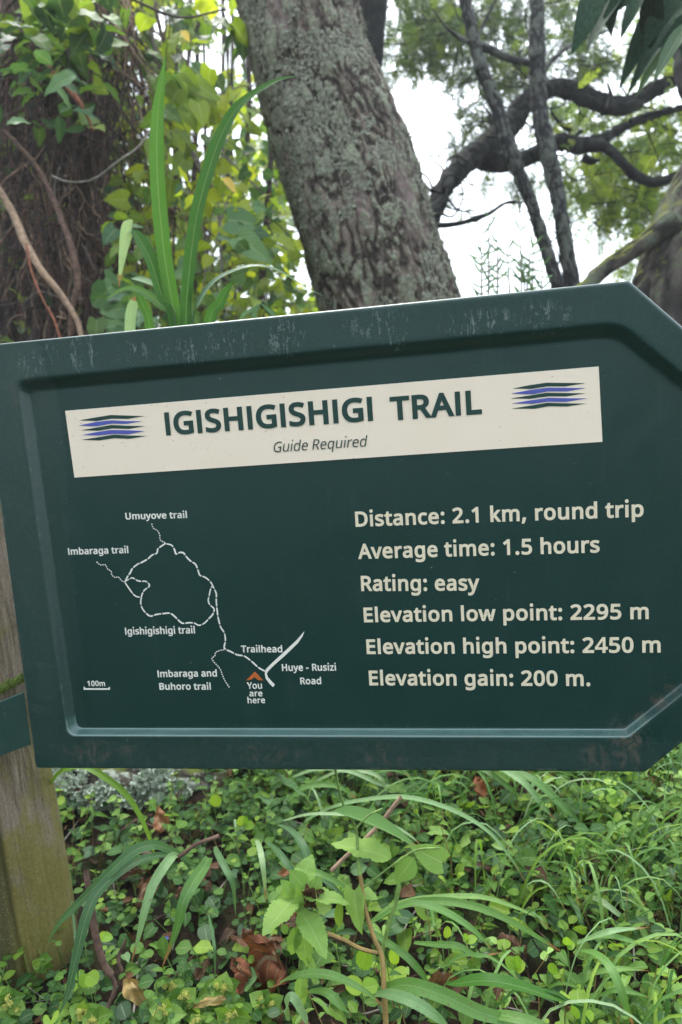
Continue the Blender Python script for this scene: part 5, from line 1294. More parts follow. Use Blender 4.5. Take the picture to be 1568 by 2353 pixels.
for k in range(900):
    u = rng.uniform(-60, 330) if k % 3 else rng.normal(170, 70)
    v0 = rng.uniform(-150, 520); L = rng.uniform(130, 520)
    d = rng.uniform(2.75, 3.25)
    n = 7; q = []
    du = rng.normal(0, 34); uu = u
    for i in range(n):
        uu += du * 0.5 + rng.normal(0, 17) + (6 if uu < 100 else 0)
        q.append(at(uu, v0 + L * i / (n - 1), d + rng.normal(0, .03)))
    r = rng.uniform(0.0015, 0.0062) * (0.5 if rng.random() < .6 else 1)
    tube(g, q, np.linspace(r, r * .6, n), 5, 20, mi=int(rng.choice([0, 1, 1, 2], p=[.4, .25, .23, .12])))
for k in range(700):                          # frayed root ends, short and tangled
    u, v = rng.normal(190, 80), rng.uniform(0, 780); d = rng.uniform(2.7, 3.1)
    p = at(u, v, d); q = [p]
    for i in range(4): p = p + np.array([rng.normal(0, .03), rng.normal(0, .02), rng.normal(-.045, .03)]); q.append(p)
    r = rng.uniform(.0012, .0035)
    tube(g, q, np.linspace(r, r * .3, 5), 4, 10, mi=int(rng.choice([0, 1, 2], p=[.4, .4, .2])))
g.build('hanging_roots', [M_VINE_D, M_VINE, M_VINE_L], vt, kind='stuff')

def vine(pts, r, mat, label, name='hanging_vine', cat='vine', n=60):
    o = tube_obj(name, pxpath(pts), r, mat, None, 8, n, bark_disp(0.0012, 60, 14))
    return tag(o, label, cat, 'separate dry vines hanging at the left')
vine([(-10, 420, 2.5), (30, 490, 2.5), (60, 560, 2.48), (95, 620, 2.45), (150, 690, 2.45), (185, 760, 2.45), (200, 900, 2.45)], np.array([.009, .012, .014, .012, .010, .008, .007]), M_VINE_L, 'pale brown vine slanting down from the left edge to the sign')
vine([(10, 300, 2.55), (90, 390, 2.55), (140, 500, 2.52), (168, 580, 2.5), (180, 650, 2.5), (165, 720, 2.5), (160, 860, 2.5)], np.array([.006, .008, .010, .012, .011, .009, .006]), M_VINE, 'knotted brown vine between the pale vine and the dark trunk')
vine([(120, 405, 2.4), (160, 418, 2.4), (215, 412, 2.4), (265, 375, 2.4), (320, 335, 2.45), (350, 290, 2.5)], np.array([.0025, .003, .003, .003, .003, .002]), M_GREY, 'thin grey vine hanging in a wide loop across the dark trunk')
vine([(105, 140, 2.45), (130, 175, 2.45), (160, 205, 2.45), (190, 245, 2.45), (215, 300, 2.5)], np.array([.004, .008, .009, .007, .003]), M_RED, 'reddish split twig hanging at the upper left')
vine([(60, 560, 2.42), (75, 630, 2.42), (100, 690, 2.42), (125, 735, 2.42), (145, 800, 2.42)], np.array([.003, .0035, .003, .0035, .003]), M_RED, 'thin rust coloured vine just over the left end of the sign')
vine([(340, 40, 3.0), (370, 150, 3.0), (400, 240, 3.0), (430, 320, 2.95), (460, 385, 2.9), (500, 470, 2.9), (510, 620, 2.9)], np.array([.006, .007, .009, .010, .010, .008, .006]), M_GREY, 'grey woody vine running down behind the tall grass blades')
vine([(345, -60, 3.1), (358, 20, 3.1), (372, 80, 3.1), (388, 130, 3.1), (380, 200, 3.1)], np.array([.006, .008, .008, .006, .004]), M_VINE, 'brown dangling vine above the tallest grass blade')
vine([(515, 355, 2.9), (550, 390, 2.9), (590, 430, 2.9), (630, 470, 3.0)], np.array([.003, .004, .004, .002]), M_GREY, 'thin grey twig between the arching grass blade and the thick trunk')

# random fine twigs through the whole thicket
g = Geo()
for k in range(520):
    u, v, d = rng.uniform(-40, 700) if k % 2 else rng.uniform(-40, 330), rng.uniform(-60, 740), rng.uniform(2.7, 4.2)
    a = rng.uniform(0, 2 * math.pi); L = rng.uniform(60, 260)
    q = [at(u + L * t * math.cos(a) + rng.normal(0, 9), v + L * t * math.sin(a) + rng.normal(0, 9) + 30 * t * t, d) for t in (0, .33, .66, 1)]
    r = rng.uniform(.001, .004)
    tube(g, q, np.linspace(r, r * .4, 4), 4, 10, mi=int(rng.integers(3)))
tw = thing('tangled_twigs', 'tangle of thin bare twigs through the leaves left of the trunk', 'twigs', tuple(at(350, 800, 3.4)))
g.build('twigs', [M_GREY, M_VINE, M_VINE_D], tw, kind='stuff')

# climber with heart shaped leaves, upper left and middle
c1 = thing('heart_leaved_climber', 'climber with bright yellow-green heart-shaped leaves between vine-covered trunk and thick trunk', 'climber', tuple(at(420, 1300, 3.0)))
pl = Plant(c1, 300)
region_leaves(pl, ['heart'], ['bright', 'bright', 'mid'], 355, 520, 150, 420, 70, 2.5, 3.1, .06, .105, droop=1.0, face=.9)
region_leaves(pl, ['heart'], ['bright', 'mid', 'bright'], 260, 380, 310, 560, 40, 2.6, 3.2, .045, .085, droop=.8)
region_leaves(pl, ['heart', 'ovate'], ['bright', 'mid', 'blue'], 250, 730, 420, 790, 250, 2.4, 3.4, .035, .08, droop=.4, accept=lambda u, v: u < 480 + v * .33)
region_leaves(pl, ['ovate', 'heart'], ['bright', 'bright', 'mid', 'blue'], 480, 735, 260, 760, 260, 2.7, 3.8, .035, .07, accept=lambda u, v: u < 480 + v * .36)
region_leaves(pl, ['heart'], ['blue'], 240, 400, 630, 770, 28, 2.2, 2.7, .06, .11, droop=.2)
pl.finish()
for u, v, tu, tv, w, mt in ((525, 505, 602, 515, 66, 'blue'), (548, 545, 625, 600, 60, 'blue'), (450, 200, 500, 240, 52, 'bright'), (455, 235, 470, 285, 48, 'bright'), (395, 300, 425, 345, 50, 'bright'), (360, 330, 350, 380, 52, 'bright'),
                            (560, 560, 590, 620, 44, 'mid'), (640, 545, 680, 570, 44, 'bright'), (445, 190, 505, 225, 40, 'mid'), (225, 735, 215, 790, 50, 'mid')):
    d = rng.uniform(2.35, 2.6)
    place('heart', LG[mt], frame(at(u, v, d), at(tu, tv, d - .02), w * d / F, rng.uniform(-.5, .5), None, .6), c1)
for u, v, tu, tv, w, lab in ((512, 408, 546, 438, 24, 'yellow leaf caught in the leaves between the tall grass blades'), (417, 70, 437, 92, 22, 'yellowing leaf among twigs near the top of the picture')):
    o = place('ovate', LG['yellow'], frame(at(u, v, 2.3), at(tu, tv, 2.3), w * 2.3 / F, .3), None, 'fallen_leaf')
    tag(o, lab, 'leaf')

c2 = thing('canopy_shrub', 'shrub with green oval leaves filling the top left corner', 'shrub', tuple(at(90, 1300, 2.8)))
pl = Plant(c2, 300)
region_leaves(pl, ['heart', 'ovate'], ['mid', 'mid', 'dark', 'mid'], -40, 250, -40, 130, 110, 2.3, 2.9, .06, .11, droop=.2, upright=1.0, face=.2)
region_leaves(pl, ['heart', 'ovate'], ['mid', 'mid', 'dark', 'blue'], -40, 230, 110, 300, 50, 2.3, 3.0, .045, .085, droop=.3, upright=1.0, face=.2)
region_leaves(pl, ['heart', 'ovate'], ['mid', 'bright', 'mid', 'dark'], 200, 560, -40, 140, 120, 2.7, 3.5, .055, .10, upright=.8)
region_leaves(pl, ['ovate', 'heart'], ['mid', 'dark', 'bright'], -40, 110, 300, 800, 70, 2.8, 3.6, .04, .075)
region_leaves(pl, ['ovate'], ['blue'], -20, 240, 60, 300, 14, 2.2, 2.6, .07, .12, aspect=.4, droop=.4)
region_leaves(pl, ['ovate', 'heart'], ['mid', 'bright'], 100, 340, 100, 800, 34, 2.6, 3.2, .03, .065)
pl.finish()
g = Geo()
for q in ([(-20, 60), (80, 90), (180, 75), (240, 110)], [(-20, 180), (60, 160), (150, 120), (220, 20)], [(150, -40), (180, 60), (160, 110), (150, 200)], [(240, -40), (330, 10), (420, 40), (520, 20)], [(60, -40), (100, 60), (60, 200), (80, 330)]):
    tube(g, pxpath(q, 2.6), np.linspace(.006, .003, 4), 6, 30)
g.build('branch', M_VINE_D, c2)

# shrubs further back
sh2 = thing('thicket', 'blurred wall of yellow-green leaves far behind the left vines', 'thicket', tuple(at(300, 900, 6)))
g = Geo(); mats = [LG['bright'], LG['mid'], LG['blue'], LG['dark'], LG['spray_g']]
Ms = {i: [] for i in range(5)}
k = 0
while k < 13000:
    u, v, d = rng.uniform(-420, 735), rng.uniform(-380, 1100), rng.uniform(3.7, 8.5)
    if u > 520 + v * .30 : continue
    top = 0.20 if v < 350 and 330 < u < 560 else -0.35
    if v < 120 and 240 < u: top = 0.12
    if noise(np.array([u * .016, v * .016, 2.2])) < top - 0.12: continue
    k += 1
    mi = int(rng.choice([0, 0, 0, 0, 1, 2, 4, 4])) if u > 240 else int(rng.choice([0, 1, 1, 3, 3, 4]))
    s = rng.uniform(.05, .13)
    p = at(u, v, d)
    Ms[mi].append(rand_leaf(p, s, .8, .4, .5, (CAM - p) / np.linalg.norm(CAM - p) * .5))
for i in range(5): g.many(TP['ovate_s' if i % 2 else 'heart_s'], np.array(Ms[i]), rng.random(len(Ms[i])), i)
g.build('leaves', mats, sh2, kind='stuff')
g = Geo()
for k in range(60):
    u, d = rng.uniform(-300, 640), rng.uniform(3.6, 7); v0 = rng.uniform(-400, 200)
    q = [at(u + 40 * t * rng.normal(0, 1), v0 + (1300 - v0) * t, d) for t in (0, .3, .6, 1)]
    r = rng.uniform(.006, .025)
    tube(g, q, np.linspace(r * .5, r, 4), 6, 14)
g.build('stems', M_VINE_D, sh2, kind='stuff')

# ------------------------------------------------------------------ tall grass behind the sign
tg = thing('grass_clump', 'clump of tall broad grass blades rising behind the top edge of the sign', 'grass clump', tuple(at(425, 1300, 1.5)))
def tb(pts, w, mt, **kw): return blade_obj('blade', pts, w, LG[mt], tg, 1.5, **kw)
tb([(425, 1100), (405, 750), (395, 690), (375, 560), (362, 400), (362, 280), (370, 200), (381, 128)], 34, 'grass_d', tip=2.2, base=.7, peak=.5, n=40, tint=.2)
tb([(430, 1100), (428, 750), (433, 650), (452, 500), (490, 360), (530, 270), (570, 225), (635, 186), (688, 173)], 34, 'grass_d', tip=1.5, base=.6, peak=.5, n=44, roll=.3, tint=.5)
tb([(420, 1100), (402, 750), (376, 690), (347, 600), (322, 552), (304, 526)], 36, 'grass_d', tip=9, base=.6, n=30, roll=-.5, tint=.9)
tb([(304, 523), (296, 524), (288, 550), (280, 600), (273, 662)], 34, 'grass_p', tip=1.6, base=.9, peak=.1, n=20, roll=.2)
tb([(430, 1100), (440, 760), (455, 700), (490, 650), (540, 622), (590, 611), (640, 622), (695, 655), (766, 692)], 22, 'blue', tip=1.3, base=.8, n=36, roll=.7)
tb([(450, 1100), (478, 760), (505, 700), (520, 670), (538, 642)], 26, 'grass_d', tip=2, base=.9, n=24, tint=.9)
tb([(296, 1000), (299, 760), (303, 715), (312, 680)], 24, 'grass_p', tip=6, base=.9, n=14)
tb([(360, 1000), (345, 760), (332, 710), (320, 682), (313, 678)], 20, 'grass_d', tip=5, base=.8, n=18)
tb([(415, 900), (398, 730), (370, 700), (325, 668), (285, 664), (240, 690)], 20, 'blue', tip=1.5, n=30, roll=.6)
tb([(600, 900), (585, 740), (590, 710), (600, 697)], 12, 'blue', n=12)
tb([(640, 900), (632, 740), (615, 710), (598, 696)], 12, 'blue', n=12)
tb([(560, 900), (555, 740), (575, 715), (597, 698)], 10, 'blue', n=12)
tb([(470, 900), (452, 740), (440, 690), (445, 640)], 16, 'mid', n=16)
for a, b in (((300, 640), (390, 655)), ((400, 640), (330, 690))):
    place('lance', LG['blue'], frame(at(*a, 1.9), at(*b, 1.9), 26 * 1.9 / F, .4, None, .6), tg)

# ------------------------------------------------------------------ undergrowth
def q7(x, y): return x / 2.0, 1720.8 + y / 2.0
def q8(x, y): return 672 + x / 2.0, 1720.8 + y / 2.0
def gp(x, y, h=0.0): return np.array([x, y, float(gz(x, y)) + h])

def litter():
    """dead leaf scraps and small sticks on the soil"""
    g = Geo(); Ms, t = [], []
    for k in range(2600):
        x, y = rng.uniform(-1.3, 1.6), rng.uniform(-.35, 2.2)
        p = gp(x, y, rng.uniform(0.0, 0.012) if k > 420 else rng.uniform(.03, .075)); a = rng.uniform(0, 6.28); s = rng.uniform(.012, .045)
        Ms.append(frame(p, p + np.array([math.cos(a), math.sin(a), rng.normal(0, .35)]) * s, s * rng.uniform(.3, .7), 0, np.array([0, 0, 1]) + rng.normal(0, .5, 3)))
    g.many(DEADS, np.array(Ms), rng.random(len(Ms)), 0)
    for k in range(620):
        x, y = rng.uniform(-1.3, 1.6), rng.uniform(-.35, 2.2); a = rng.uniform(0, 6.28); L = rng.uniform(.03, .16)
        p = gp(x, y, rng.uniform(.003, .02)); e = p + np.array([math.cos(a) * L, math.sin(a) * L, rng.normal(.005, .02)])
        m_ = (p + e) / 2 + rng.normal(0, .008, 3); r = rng.uniform(.0007, .0022)
        tube(g, [p, m_, e], [r, r, r * .6], 5, 8, mi=1 + int(rng.random() < .5))
    tag(g.build('leaf_litter', [LG['dead'], M_VINE, M_GREY]), 'brown dead leaf scraps and thin sticks on the soil below the sign', 'leaf litter', kind='stuff')
DEADS = leaf_tpl('ovate', 5, 2, .2, .2, 0, 4, crumple=.25)
litter()

LIGHT = 0
def cover_density(x, y): return noise(np.array([x * 4.5, y * 4.5, 1.7]))

def sprig(g, p, h, npairs, ls, mi, lean, kind='round_s', tpl=None, Ms=None, T=None):
    q = [p]; a = rng.uniform(0, 6.28)
    d = np.array([lean[0] + rng.normal(0, .25), lean[1] + rng.normal(0, .25), 1.0]); d /= np.linalg.norm(d)
    for i in range(npairs):
        p = p + d * h / npairs; d = d + rng.normal(0, .18, 3); d /= np.linalg.norm(d); q.append(p)
        for s in (0, math.pi):
            b = a + s + rng.normal(0, .2)
            sz = ls * (0.65 + 0.35 * math.sin(math.pi * (i + 1) / (npairs + .5))) * rng.uniform(.8, 1.15)
            o = np.array([math.cos(b), math.sin(b), rng.uniform(-.1, .45)])
            b0 = p + o * ls * .15
            Ms[mi].append(frame(b0, b0 + o * sz, sz * rng.uniform(.85, 1.0), 0, np.array([0, -.25, 1.]) + rng.normal(0, .25, 3)))
            T[mi].append(rng.random())
        a += math.pi / 2 + rng.normal(0, .2)
    tube(g, q, np.linspace(.0011, .0006, len(q)), 4, tint=rng.random(), mi=3)

CLEAR = [(200, 1800, 60), (290, 1800, 60), (370, 1800, 60), (440, 1805, 50), (595, 2235, 62), (320, 2290, 50), (215, 2200, 36), (480, 2010, 30), (360, 1885, 28), (345, 2030, 30), (1187, 2185, 40), (1490, 1870, 46), (1060, 2270, 30), (560, 2160, 30), (640, 2130, 20)]
def to_px(p):
    q = p - CAM; d = float(np.dot(q, FWD))
    return CX + F * float(np.dot(q, RIGHT)) / d, CY + F * float(np.dot(q, DOWN)) / d

def ground_cover():
    g = Geo(); Ms = {0: [], 1: [], 2: []}; T = {0: [], 1: [], 2: []}
    n = 0
    while n < 9600:
        x, y = rng.uniform(-1.25, 1.65), rng.uniform(-.32, 2.3)
        c = cover_density(x, y)
        if c < -0.25 and rng.random() < .8: continue
        right = np.clip((x + .1) / .7, 0, 1)
        r = rng.random()
        mi = 0 if r > .25 + .45 * right else (1 if r > .07 * right else 2)
        big = rng.random()
        ls = rng.uniform(.009, .016) if big < .55 else (rng.uniform(.016, .024) if big < .92 else rng.uniform(.024, .034))
        hh = rng.uniform(.015, .075) * (1.5 if c > .1 else .8)
        pp = gp(x, y, .03); uu, vv = to_px(pp)
        if any((uu - a) ** 2 + (vv - b) ** 2 < r_ * r_ for a, b, r_ in CLEAR): continue
        if 150 < uu < 560 and 1900 < vv < 2300 and rng.random() < .6: continue
        sprig(g, gp(x, y), hh, int(rng.integers(1, 4)), ls, mi, (0.25 * right, -.1), Ms=Ms, T=T); n += 1
    for mi in (0, 1, 2): g.many(TP['round_s'], np.array(Ms[mi]), T[mi], mi)
    tag(g.build('ground_cover', [LG['creeper'], LG['creeper_y'], LG['lime'], M_STEM]), 'mat of small round-leaved creepers covering the bank below the sign', 'ground cover', kind='stuff')
ground_cover()

def thin_grass():
    g = Geo()
    for k in range(6000):
        x, y = rng.uniform(-.6, 1.7), rng.uniform(-.2, 2.3)
        right = np.clip((x + .25) / .5, 0, 1)
        if rng.random() > .10 + .9 * right: continue
        if y < .25 and rng.random() < .5: continue
        if x < -.22 and y < .35: continue
        p = gp(x, y); L = rng.uniform(.07, .24)
        a = rng.normal(0.2, 1.1)
        o = np.array([math.cos(a), math.sin(a) * .6, 0])
        P = [p, p + o * L * .25 + np.array([0, 0, L * .55]), p + o * L * .65 + np.array([0, 0, L * .7]), p + o * L * 1.0 + np.array([0, 0, L * rng.uniform(.25, .55)])]
        blade(g, P, rng.uniform(.002, .0065), n=10, mi=int(rng.choice([0, 0, 1, 2, 3])), up=(0, -.3, 1), twist=rng.normal(0, .5))
    tag(g.build('grass', [LG['grass'], LG['grass_p'], LG['creeper_y'], LG['grass_d']]), 'thin arching grass mixed through the creepers on the right of the bank', 'grass', kind='stuff')
thin_grass()

def small_weeds():
    """upright little weeds of several leaf shapes, so that the mat is not all one kind"""
    g = Geo(); kinds = ['ovate_s', 'heart_s', 'lance', 'nettle']; Ms = {(k, m): [] for k in kinds for m in range(3)}
    for k in range(2100):
        x, y = rng.uniform(-1.1, 1.65), rng.uniform(-.25, 2.2)
        pp = gp(x, y, .05); uu, vv = to_px(pp)
        if any((uu - a) ** 2 + (vv - b) ** 2 < r_ * r_ for a, b, r_ in CLEAR): continue
        if x < -.25 and y < .3: continue
        H = rng.uniform(.04, .13); p = gp(x, y); kd = kinds[rng.integers(4)]; mt = int(rng.choice([0, 0, 1, 1, 2]))
        top = p + np.array([rng.normal(.15, .3), rng.normal(0, .25), 1]) * H
        tube(g, [p, (p + top) / 2 + rng.normal(0, .004, 3), top], [.0012, .0010, .0006], 4, mi=3)
        a = rng.uniform(0, 6.28); nl = int(rng.integers(3, 7))
        for i in range(nl):
            t = .35 + .65 * (i + 1) / nl; b = p + (top - p) * t; s = rng.uniform(.016, .034) * (1.15 - .4 * t) * (1.5 if kd == 'lance' else 1)
            o = np.array([math.cos(a), math.sin(a), rng.uniform(-.35, .5)]); a += 2.4
            Ms[(kd, mt)].append(frame(b, b + o * s, s * (.28 if kd == 'lance' else .62), 0, np.array([0, -.3, 1.]) + rng.normal(0, .3, 3)))
    for (kd, mt), M in Ms.items():
        if M: g.many(TP[kd], np.array(M), rng.random(len(M)), mt)
    tag(g.build('weeds', [LG['creeper'], LG['creeper_y'], LG['herb'], M_STEM_R]), 'mixed small upright weeds with pointed leaves among the creepers', 'weeds', kind='stuff')
small_weeds()

def moss_patch():
    g = Geo(); Ms = []
    for k in range(9000):
        u, v = rng.normal(1490, 85), rng.normal(1960, 95)
        if rng.random() < .35: u, v = rng.normal(1200, 60), rng.normal(1800, 25)
        if not (1100 < u < 1680 and 1780 < v < 2200): continue
        if noise(np.array([u * .03, v * .03, 4.])) < -.1: continue
        r = FWD + RIGHT * ((u - CX) / F) + DOWN * ((v - CY) / F)
        t = (CAM[2] - .45) / -r[2]; p = CAM + r * t; p = gp(p[0], p[1], rng.uniform(0, .02))
        s = rng.uniform(.004, .009); dd = rng.normal(0, .7, 3); dd[2] = abs(dd[2]) + .4
        Ms.append(frame(p, p + dd * s, s * .55, 0, (0, 0, 1)))
    g.many(TP['leaflet'], np.array(Ms), rng.random(len(Ms)), 0)
    tag(g.build('moss', M_MOSS), 'dry olive moss on the steep right side of the bank', 'moss', kind='stuff')
moss_patch()

# ---- fallen lichen covered log just under the sign
p = at(300, 1800, 1.95)
lg = thing('fallen_log', 'mossy fallen log crusted with pale lichen under the lower edge of the sign', 'log', tuple(gpx(300, 1830, .0)))
LD = gd(300, 1830, .02)

LP = np.array([at(60, 1812, LD), at(220, 1808, LD), at(350, 1800, LD), at(470, 1806, LD + .03), at(600, 1810, LD + .08)])
g = Geo(); LPp, LPr = tube(g, LP, np.array([40, 44, 44, 36, 24]) * LD / F, 70, 90, disp=bark_disp(0.006, 24, 8))
LV = g.v[0].copy(); g.build('trunk', bark_mat('old_log_bark', (0.02, 0.018, 0.016, 1), (0.09, 0.075, 0.06, 1), (0.20, 0.21, 0.17, 1), (0.30, 0.32, 0.27, 1), 0.5, moss=(0.09, 0.11, 0.02, 1), mossamt=0.02), lg)
g = Geo(); Ms = []
for k in range(7000):
    i = rng.integers(0, len(LV)); pnt = LV[i]; c = LPp[min(i // 71, len(LPp) - 1)]; n = pnt - c; n /= np.linalg.norm(n)
    if np.dot(n, FWD) > .1: continue
    if fbm(np.array([pnt * 9 + 3]), 2)[0] < .02: continue
    t = np.cross(n, rng.normal(0, 1, 3)); t /= np.linalg.norm(t); s = rng.uniform(.007, .018)
    Ms.append(frame(pnt, pnt + (t + n * rng.uniform(.3, 1.2)) * s, s * rng.uniform(.7, 1), 0, n))
LOBE = leaf_tpl('round', 6, 4, -.2, -.3, .12, 4, crumple=.12)
g.many(LOBE, np.array(Ms), rng.random(len(Ms)))
g.build('lichen', M_LICHEN, lg, kind='stuff')

# ---- arching grass tufts, blade by blade
def tuft(label, base, blades, name='grass_tuft', off=.09):
    bu, bv = base
    b = gpx(bu, bv, 0.0)
    t = thing(name, label, 'grass tuft', tuple(b), 'arching grass tufts on the bank')
    for (pts, w, mt, *kw) in blades:
        kw = kw[0] if kw else {}
        o_ = kw.pop('off', off)
        P = []
        m_ = len(pts)
        for i, (u, v) in enumerate(pts):
            P.append(at(u, v, max(.9, gd(u, min(v + 60, 2500), .0) - o_)) if False else None)
        # one smooth depth run from first to last point
        d0 = max(.92, gd(*pts[0], .06)); d1 = max(.92, gd(*pts[-1], .05))
        if 'd' in kw: d0, d1 = kw.pop('d')
        P = [at(u, v, d0 + (d1 - d0) * i / (m_ - 1) - 0.05 * math.sin(math.pi * i / (m_ - 1))) for i, (u, v) in enumerate(pts)]
        dd = (d0 + d1) / 2
        g = Geo(); blade(g, P, w * dd / F, n=34, **kw)
        g.build('blade', LG[mt], t)
    return t
a7 = lambda L: [q7(*p) for p in L]
a8 = lambda L: [q8(*p) for p in L]
tuft('tuft of broad arching blades with rusty tips beside the wooden post', (440, 1990), [
    (a7([(900, 540), (820, 485), (740, 448), (680, 445), (600, 480), (480, 590), (330, 740), (262, 815), (215, 905)]), 23, 'blue', dict(tip=1.7, base=.35, peak=.45, roll=.3, d=(1.22, 1.08))),
    (a7([(880, 560), (810, 490), (680, 500), (560, 560), (450, 660), (395, 780), (350, 960), (312, 1120), (272, 1225)]), 24, 'blue', dict(tip=2.2, base=.35, peak=.5, roll=-.3, twist=.4, d=(1.22, 1.02))),
    (a7([(860, 520), (810, 488), (770, 520), (705, 620), (665, 740), (638, 860), (602, 988)]), 22, 'grass_p', dict(tip=1.8, base=.3, peak=.4, roll=.4, d=(1.22, 1.06))),
    (a7([(960, 500), (935, 545), (885, 620), (845, 700), (805, 850), (742, 1012)]), 28, 'grass', dict(tip=1.9, base=.7, peak=.35, roll=.2, d=(1.2, 1.07))),
    (a7([(990, 450), (1000, 480), (1042, 560), (1072, 630), (1085, 770)]), 15, 'blue', dict(tip=2, d=(1.24, 1.15))),
    (a7([(1180, 420), (1195, 460), (1212, 560), (1225, 710)]), 13, 'grass_p', dict(tip=2, d=(1.24, 1.15)))])
tuft('single curved blade springing from behind the post over the dark gap', (350, 1990), [
    (a7([(225, 170), (280, 105), (360, 80), (430, 98), (560, 190), (640, 300), (695, 430), (712, 500)]), 15, 'creeper_y', dict(base=.7, tip=2, d=(1.35, 1.3))),
    (a7([(960, 760), (985, 900), (990, 1060)]), 7, 'blue', dict(d=(1.25, 1.15))),
    (a7([(330, 700), (350, 900), (362, 1100)]), 6, 'blue', dict(d=(1.2, 1.1)))])
tuft('tuft of long pale blades sweeping right across the upper bank', (790, 1880), [
    (a8([(60, 330), (200, 262), (400, 226), (560, 228), (750, 288), (900, 380), (1010, 510), (1092, 650)]), 13, 'grass_p', dict(tip=2, roll=.3, d=(1.5, 1.35))),
    (a8([(-40, 330), (90, 300), (300, 308), (450, 350), (540, 398), (600, 450)]), 11, 'grass_p', dict(d=(1.5, 1.4), roll=.4)),
    (a8([(-20, 240), (60, 175), (200, 170), (300, 230)]), 14, 'grass', dict(d=(1.55, 1.5))),
    (a8([(0, 130), (120, 90), (260, 100), (400, 160), (480, 172)]), 12, 'grass_p', dict(d=(1.7, 1.6))),
    (a8([(100, 150), (250, 95), (400, 130), (440, 240)]), 10, 'grass_p', dict(d=(1.7, 1.6))),
    (a8([(300, 240), (350, 130), (450, 95), (540, 125)]), 10, 'grass', dict(d=(1.7, 1.6)))])
tuft('tuft of stiff pale blades sloping down under the cut corner of the sign', (1150, 1780), [
    (a8([(900, 60), (1030, 105), (1130, 160), (1220, 240), (1300, 322), (1372, 400)]), 20, 'grass', dict(tip=2.4, d=(1.6, 1.5), roll=.3)),
    (a8([(880, 40), (990, 105), (1080, 170), (1150, 262), (1217, 335)]), 15, 'grass_p', dict(tip=2.4, d=(1.6, 1.5))),
    (a8([(800, 60), (920, 120), (1010, 190), (1060, 230)]), 12, 'grass', dict(d=(1.65, 1.6))),
    (a8([(1380, 160), (1440, 135), (1568, 150)]), 14, 'grass', dict(d=(1.7, 1.7))),
    (a8([(1390, 190), (1470, 180), (1568, 215)]), 12, 'grass_p', dict(d=(1.7, 1.7))),
    (a8([(1110, 330), (1160, 390), (1215, 480)]), 14, 'blue', dict(d=(1.55, 1.5)))])
tuft('tuft of long blades arching low across the middle of the right bank', (860, 2140), [
    (a8([(360, 800), (430, 740), (520, 705), (640, 686), (850, 680), (1000, 720), (1130, 780), (1218, 862)]), 15, 'grass', dict(tip=2, d=(1.2, 1.3), roll=.3)),
    (a8([(370, 790), (530, 712), (700, 700), (860, 730), (1000, 790), (1140, 872), (1272, 955)]), 17, 'grass', dict(tip=2.2, d=(1.2, 1.24), roll=-.2)),
    (a8([(380, 790), (470, 735), (570, 712), (690, 745), (800, 810), (880, 880), (925, 935)]), 21, 'grass', dict(tip=2.4, d=(1.18, 1.15), roll=.4)),
    (a8([(350, 830), (450, 900), (530, 960), (600, 1040), (632, 1095)]), 17, 'grass', dict(tip=3, base=.7, d=(1.15, 1.1))),
    (a8([(560, 890), (660, 900), (760, 905), (850, 950), (960, 935)]), 14, 'grass', dict(d=(1.15, 1.15))),
    (a8([(640, 720), (650, 800), (670, 870)]), 7, 'grass', dict(d=(1.3, 1.2)))])
tuft('narrow blades bending past the left side of the seedling stem', (700, 2080), [
    (a8([(-60, 350), (0, 382), (50, 450), (100, 560), (200, 645), (240, 690)]), 20, 'blue', dict(d=(1.3, 1.2), roll=.4)),
    (a8([(-60, 520), (0, 550), (120, 572), (220, 622), (262, 662)]), 15, 'grass', dict(d=(1.25, 1.2))),
    (a8([(-110, 430), (-60, 480), (0, 560), (60, 640)]), 15, 'blue', dict(d=(1.3, 1.2)))])
tuft('tuft with blades fanning out at the right edge of the picture', (1330, 2190), [
    (a8([(1310, 892), (1420, 850), (1500, 832), (1640, 820)]), 13, 'grass_p', dict(d=(1.2, 1.2))),
    (a8([(1318, 884), (1450, 862), (1568, 888), (1680, 930)]), 15, 'grass', dict(d=(1.2, 1.2), roll=.4)),
    (a8([(1330, 925), (1400, 945), (1465, 1010), (1510, 1110), (1535, 1190), (1575, 1290)]), 19, 'grass', dict(tip=3, d=(1.15, 1.05))),
    (a8([(1290, 690), (1400, 690), (1500, 760), (1530, 778)]), 13, 'grass_p', dict(d=(1.4, 1.3))),
    (a8([(1240, 640), (1300, 720), (1330, 800), (1350, 860)]), 11, 'blue', dict(d=(1.4, 1.3))),
    (a8([(1350, 1050), (1430, 1020), (1520, 1010), (1640, 1020)]), 12, 'grass', dict(d=(1.15, 1.15))),
    (a8([(1400, 1140), (1480, 1110), (1568, 1120), (1660, 1150)]), 12, 'grass', dict(d=(1.12, 1.12))),
    (a8([(1420, 320), (1500, 310), (1600, 350)]), 13, 'grass', dict(d=(1.6, 1.6)))])
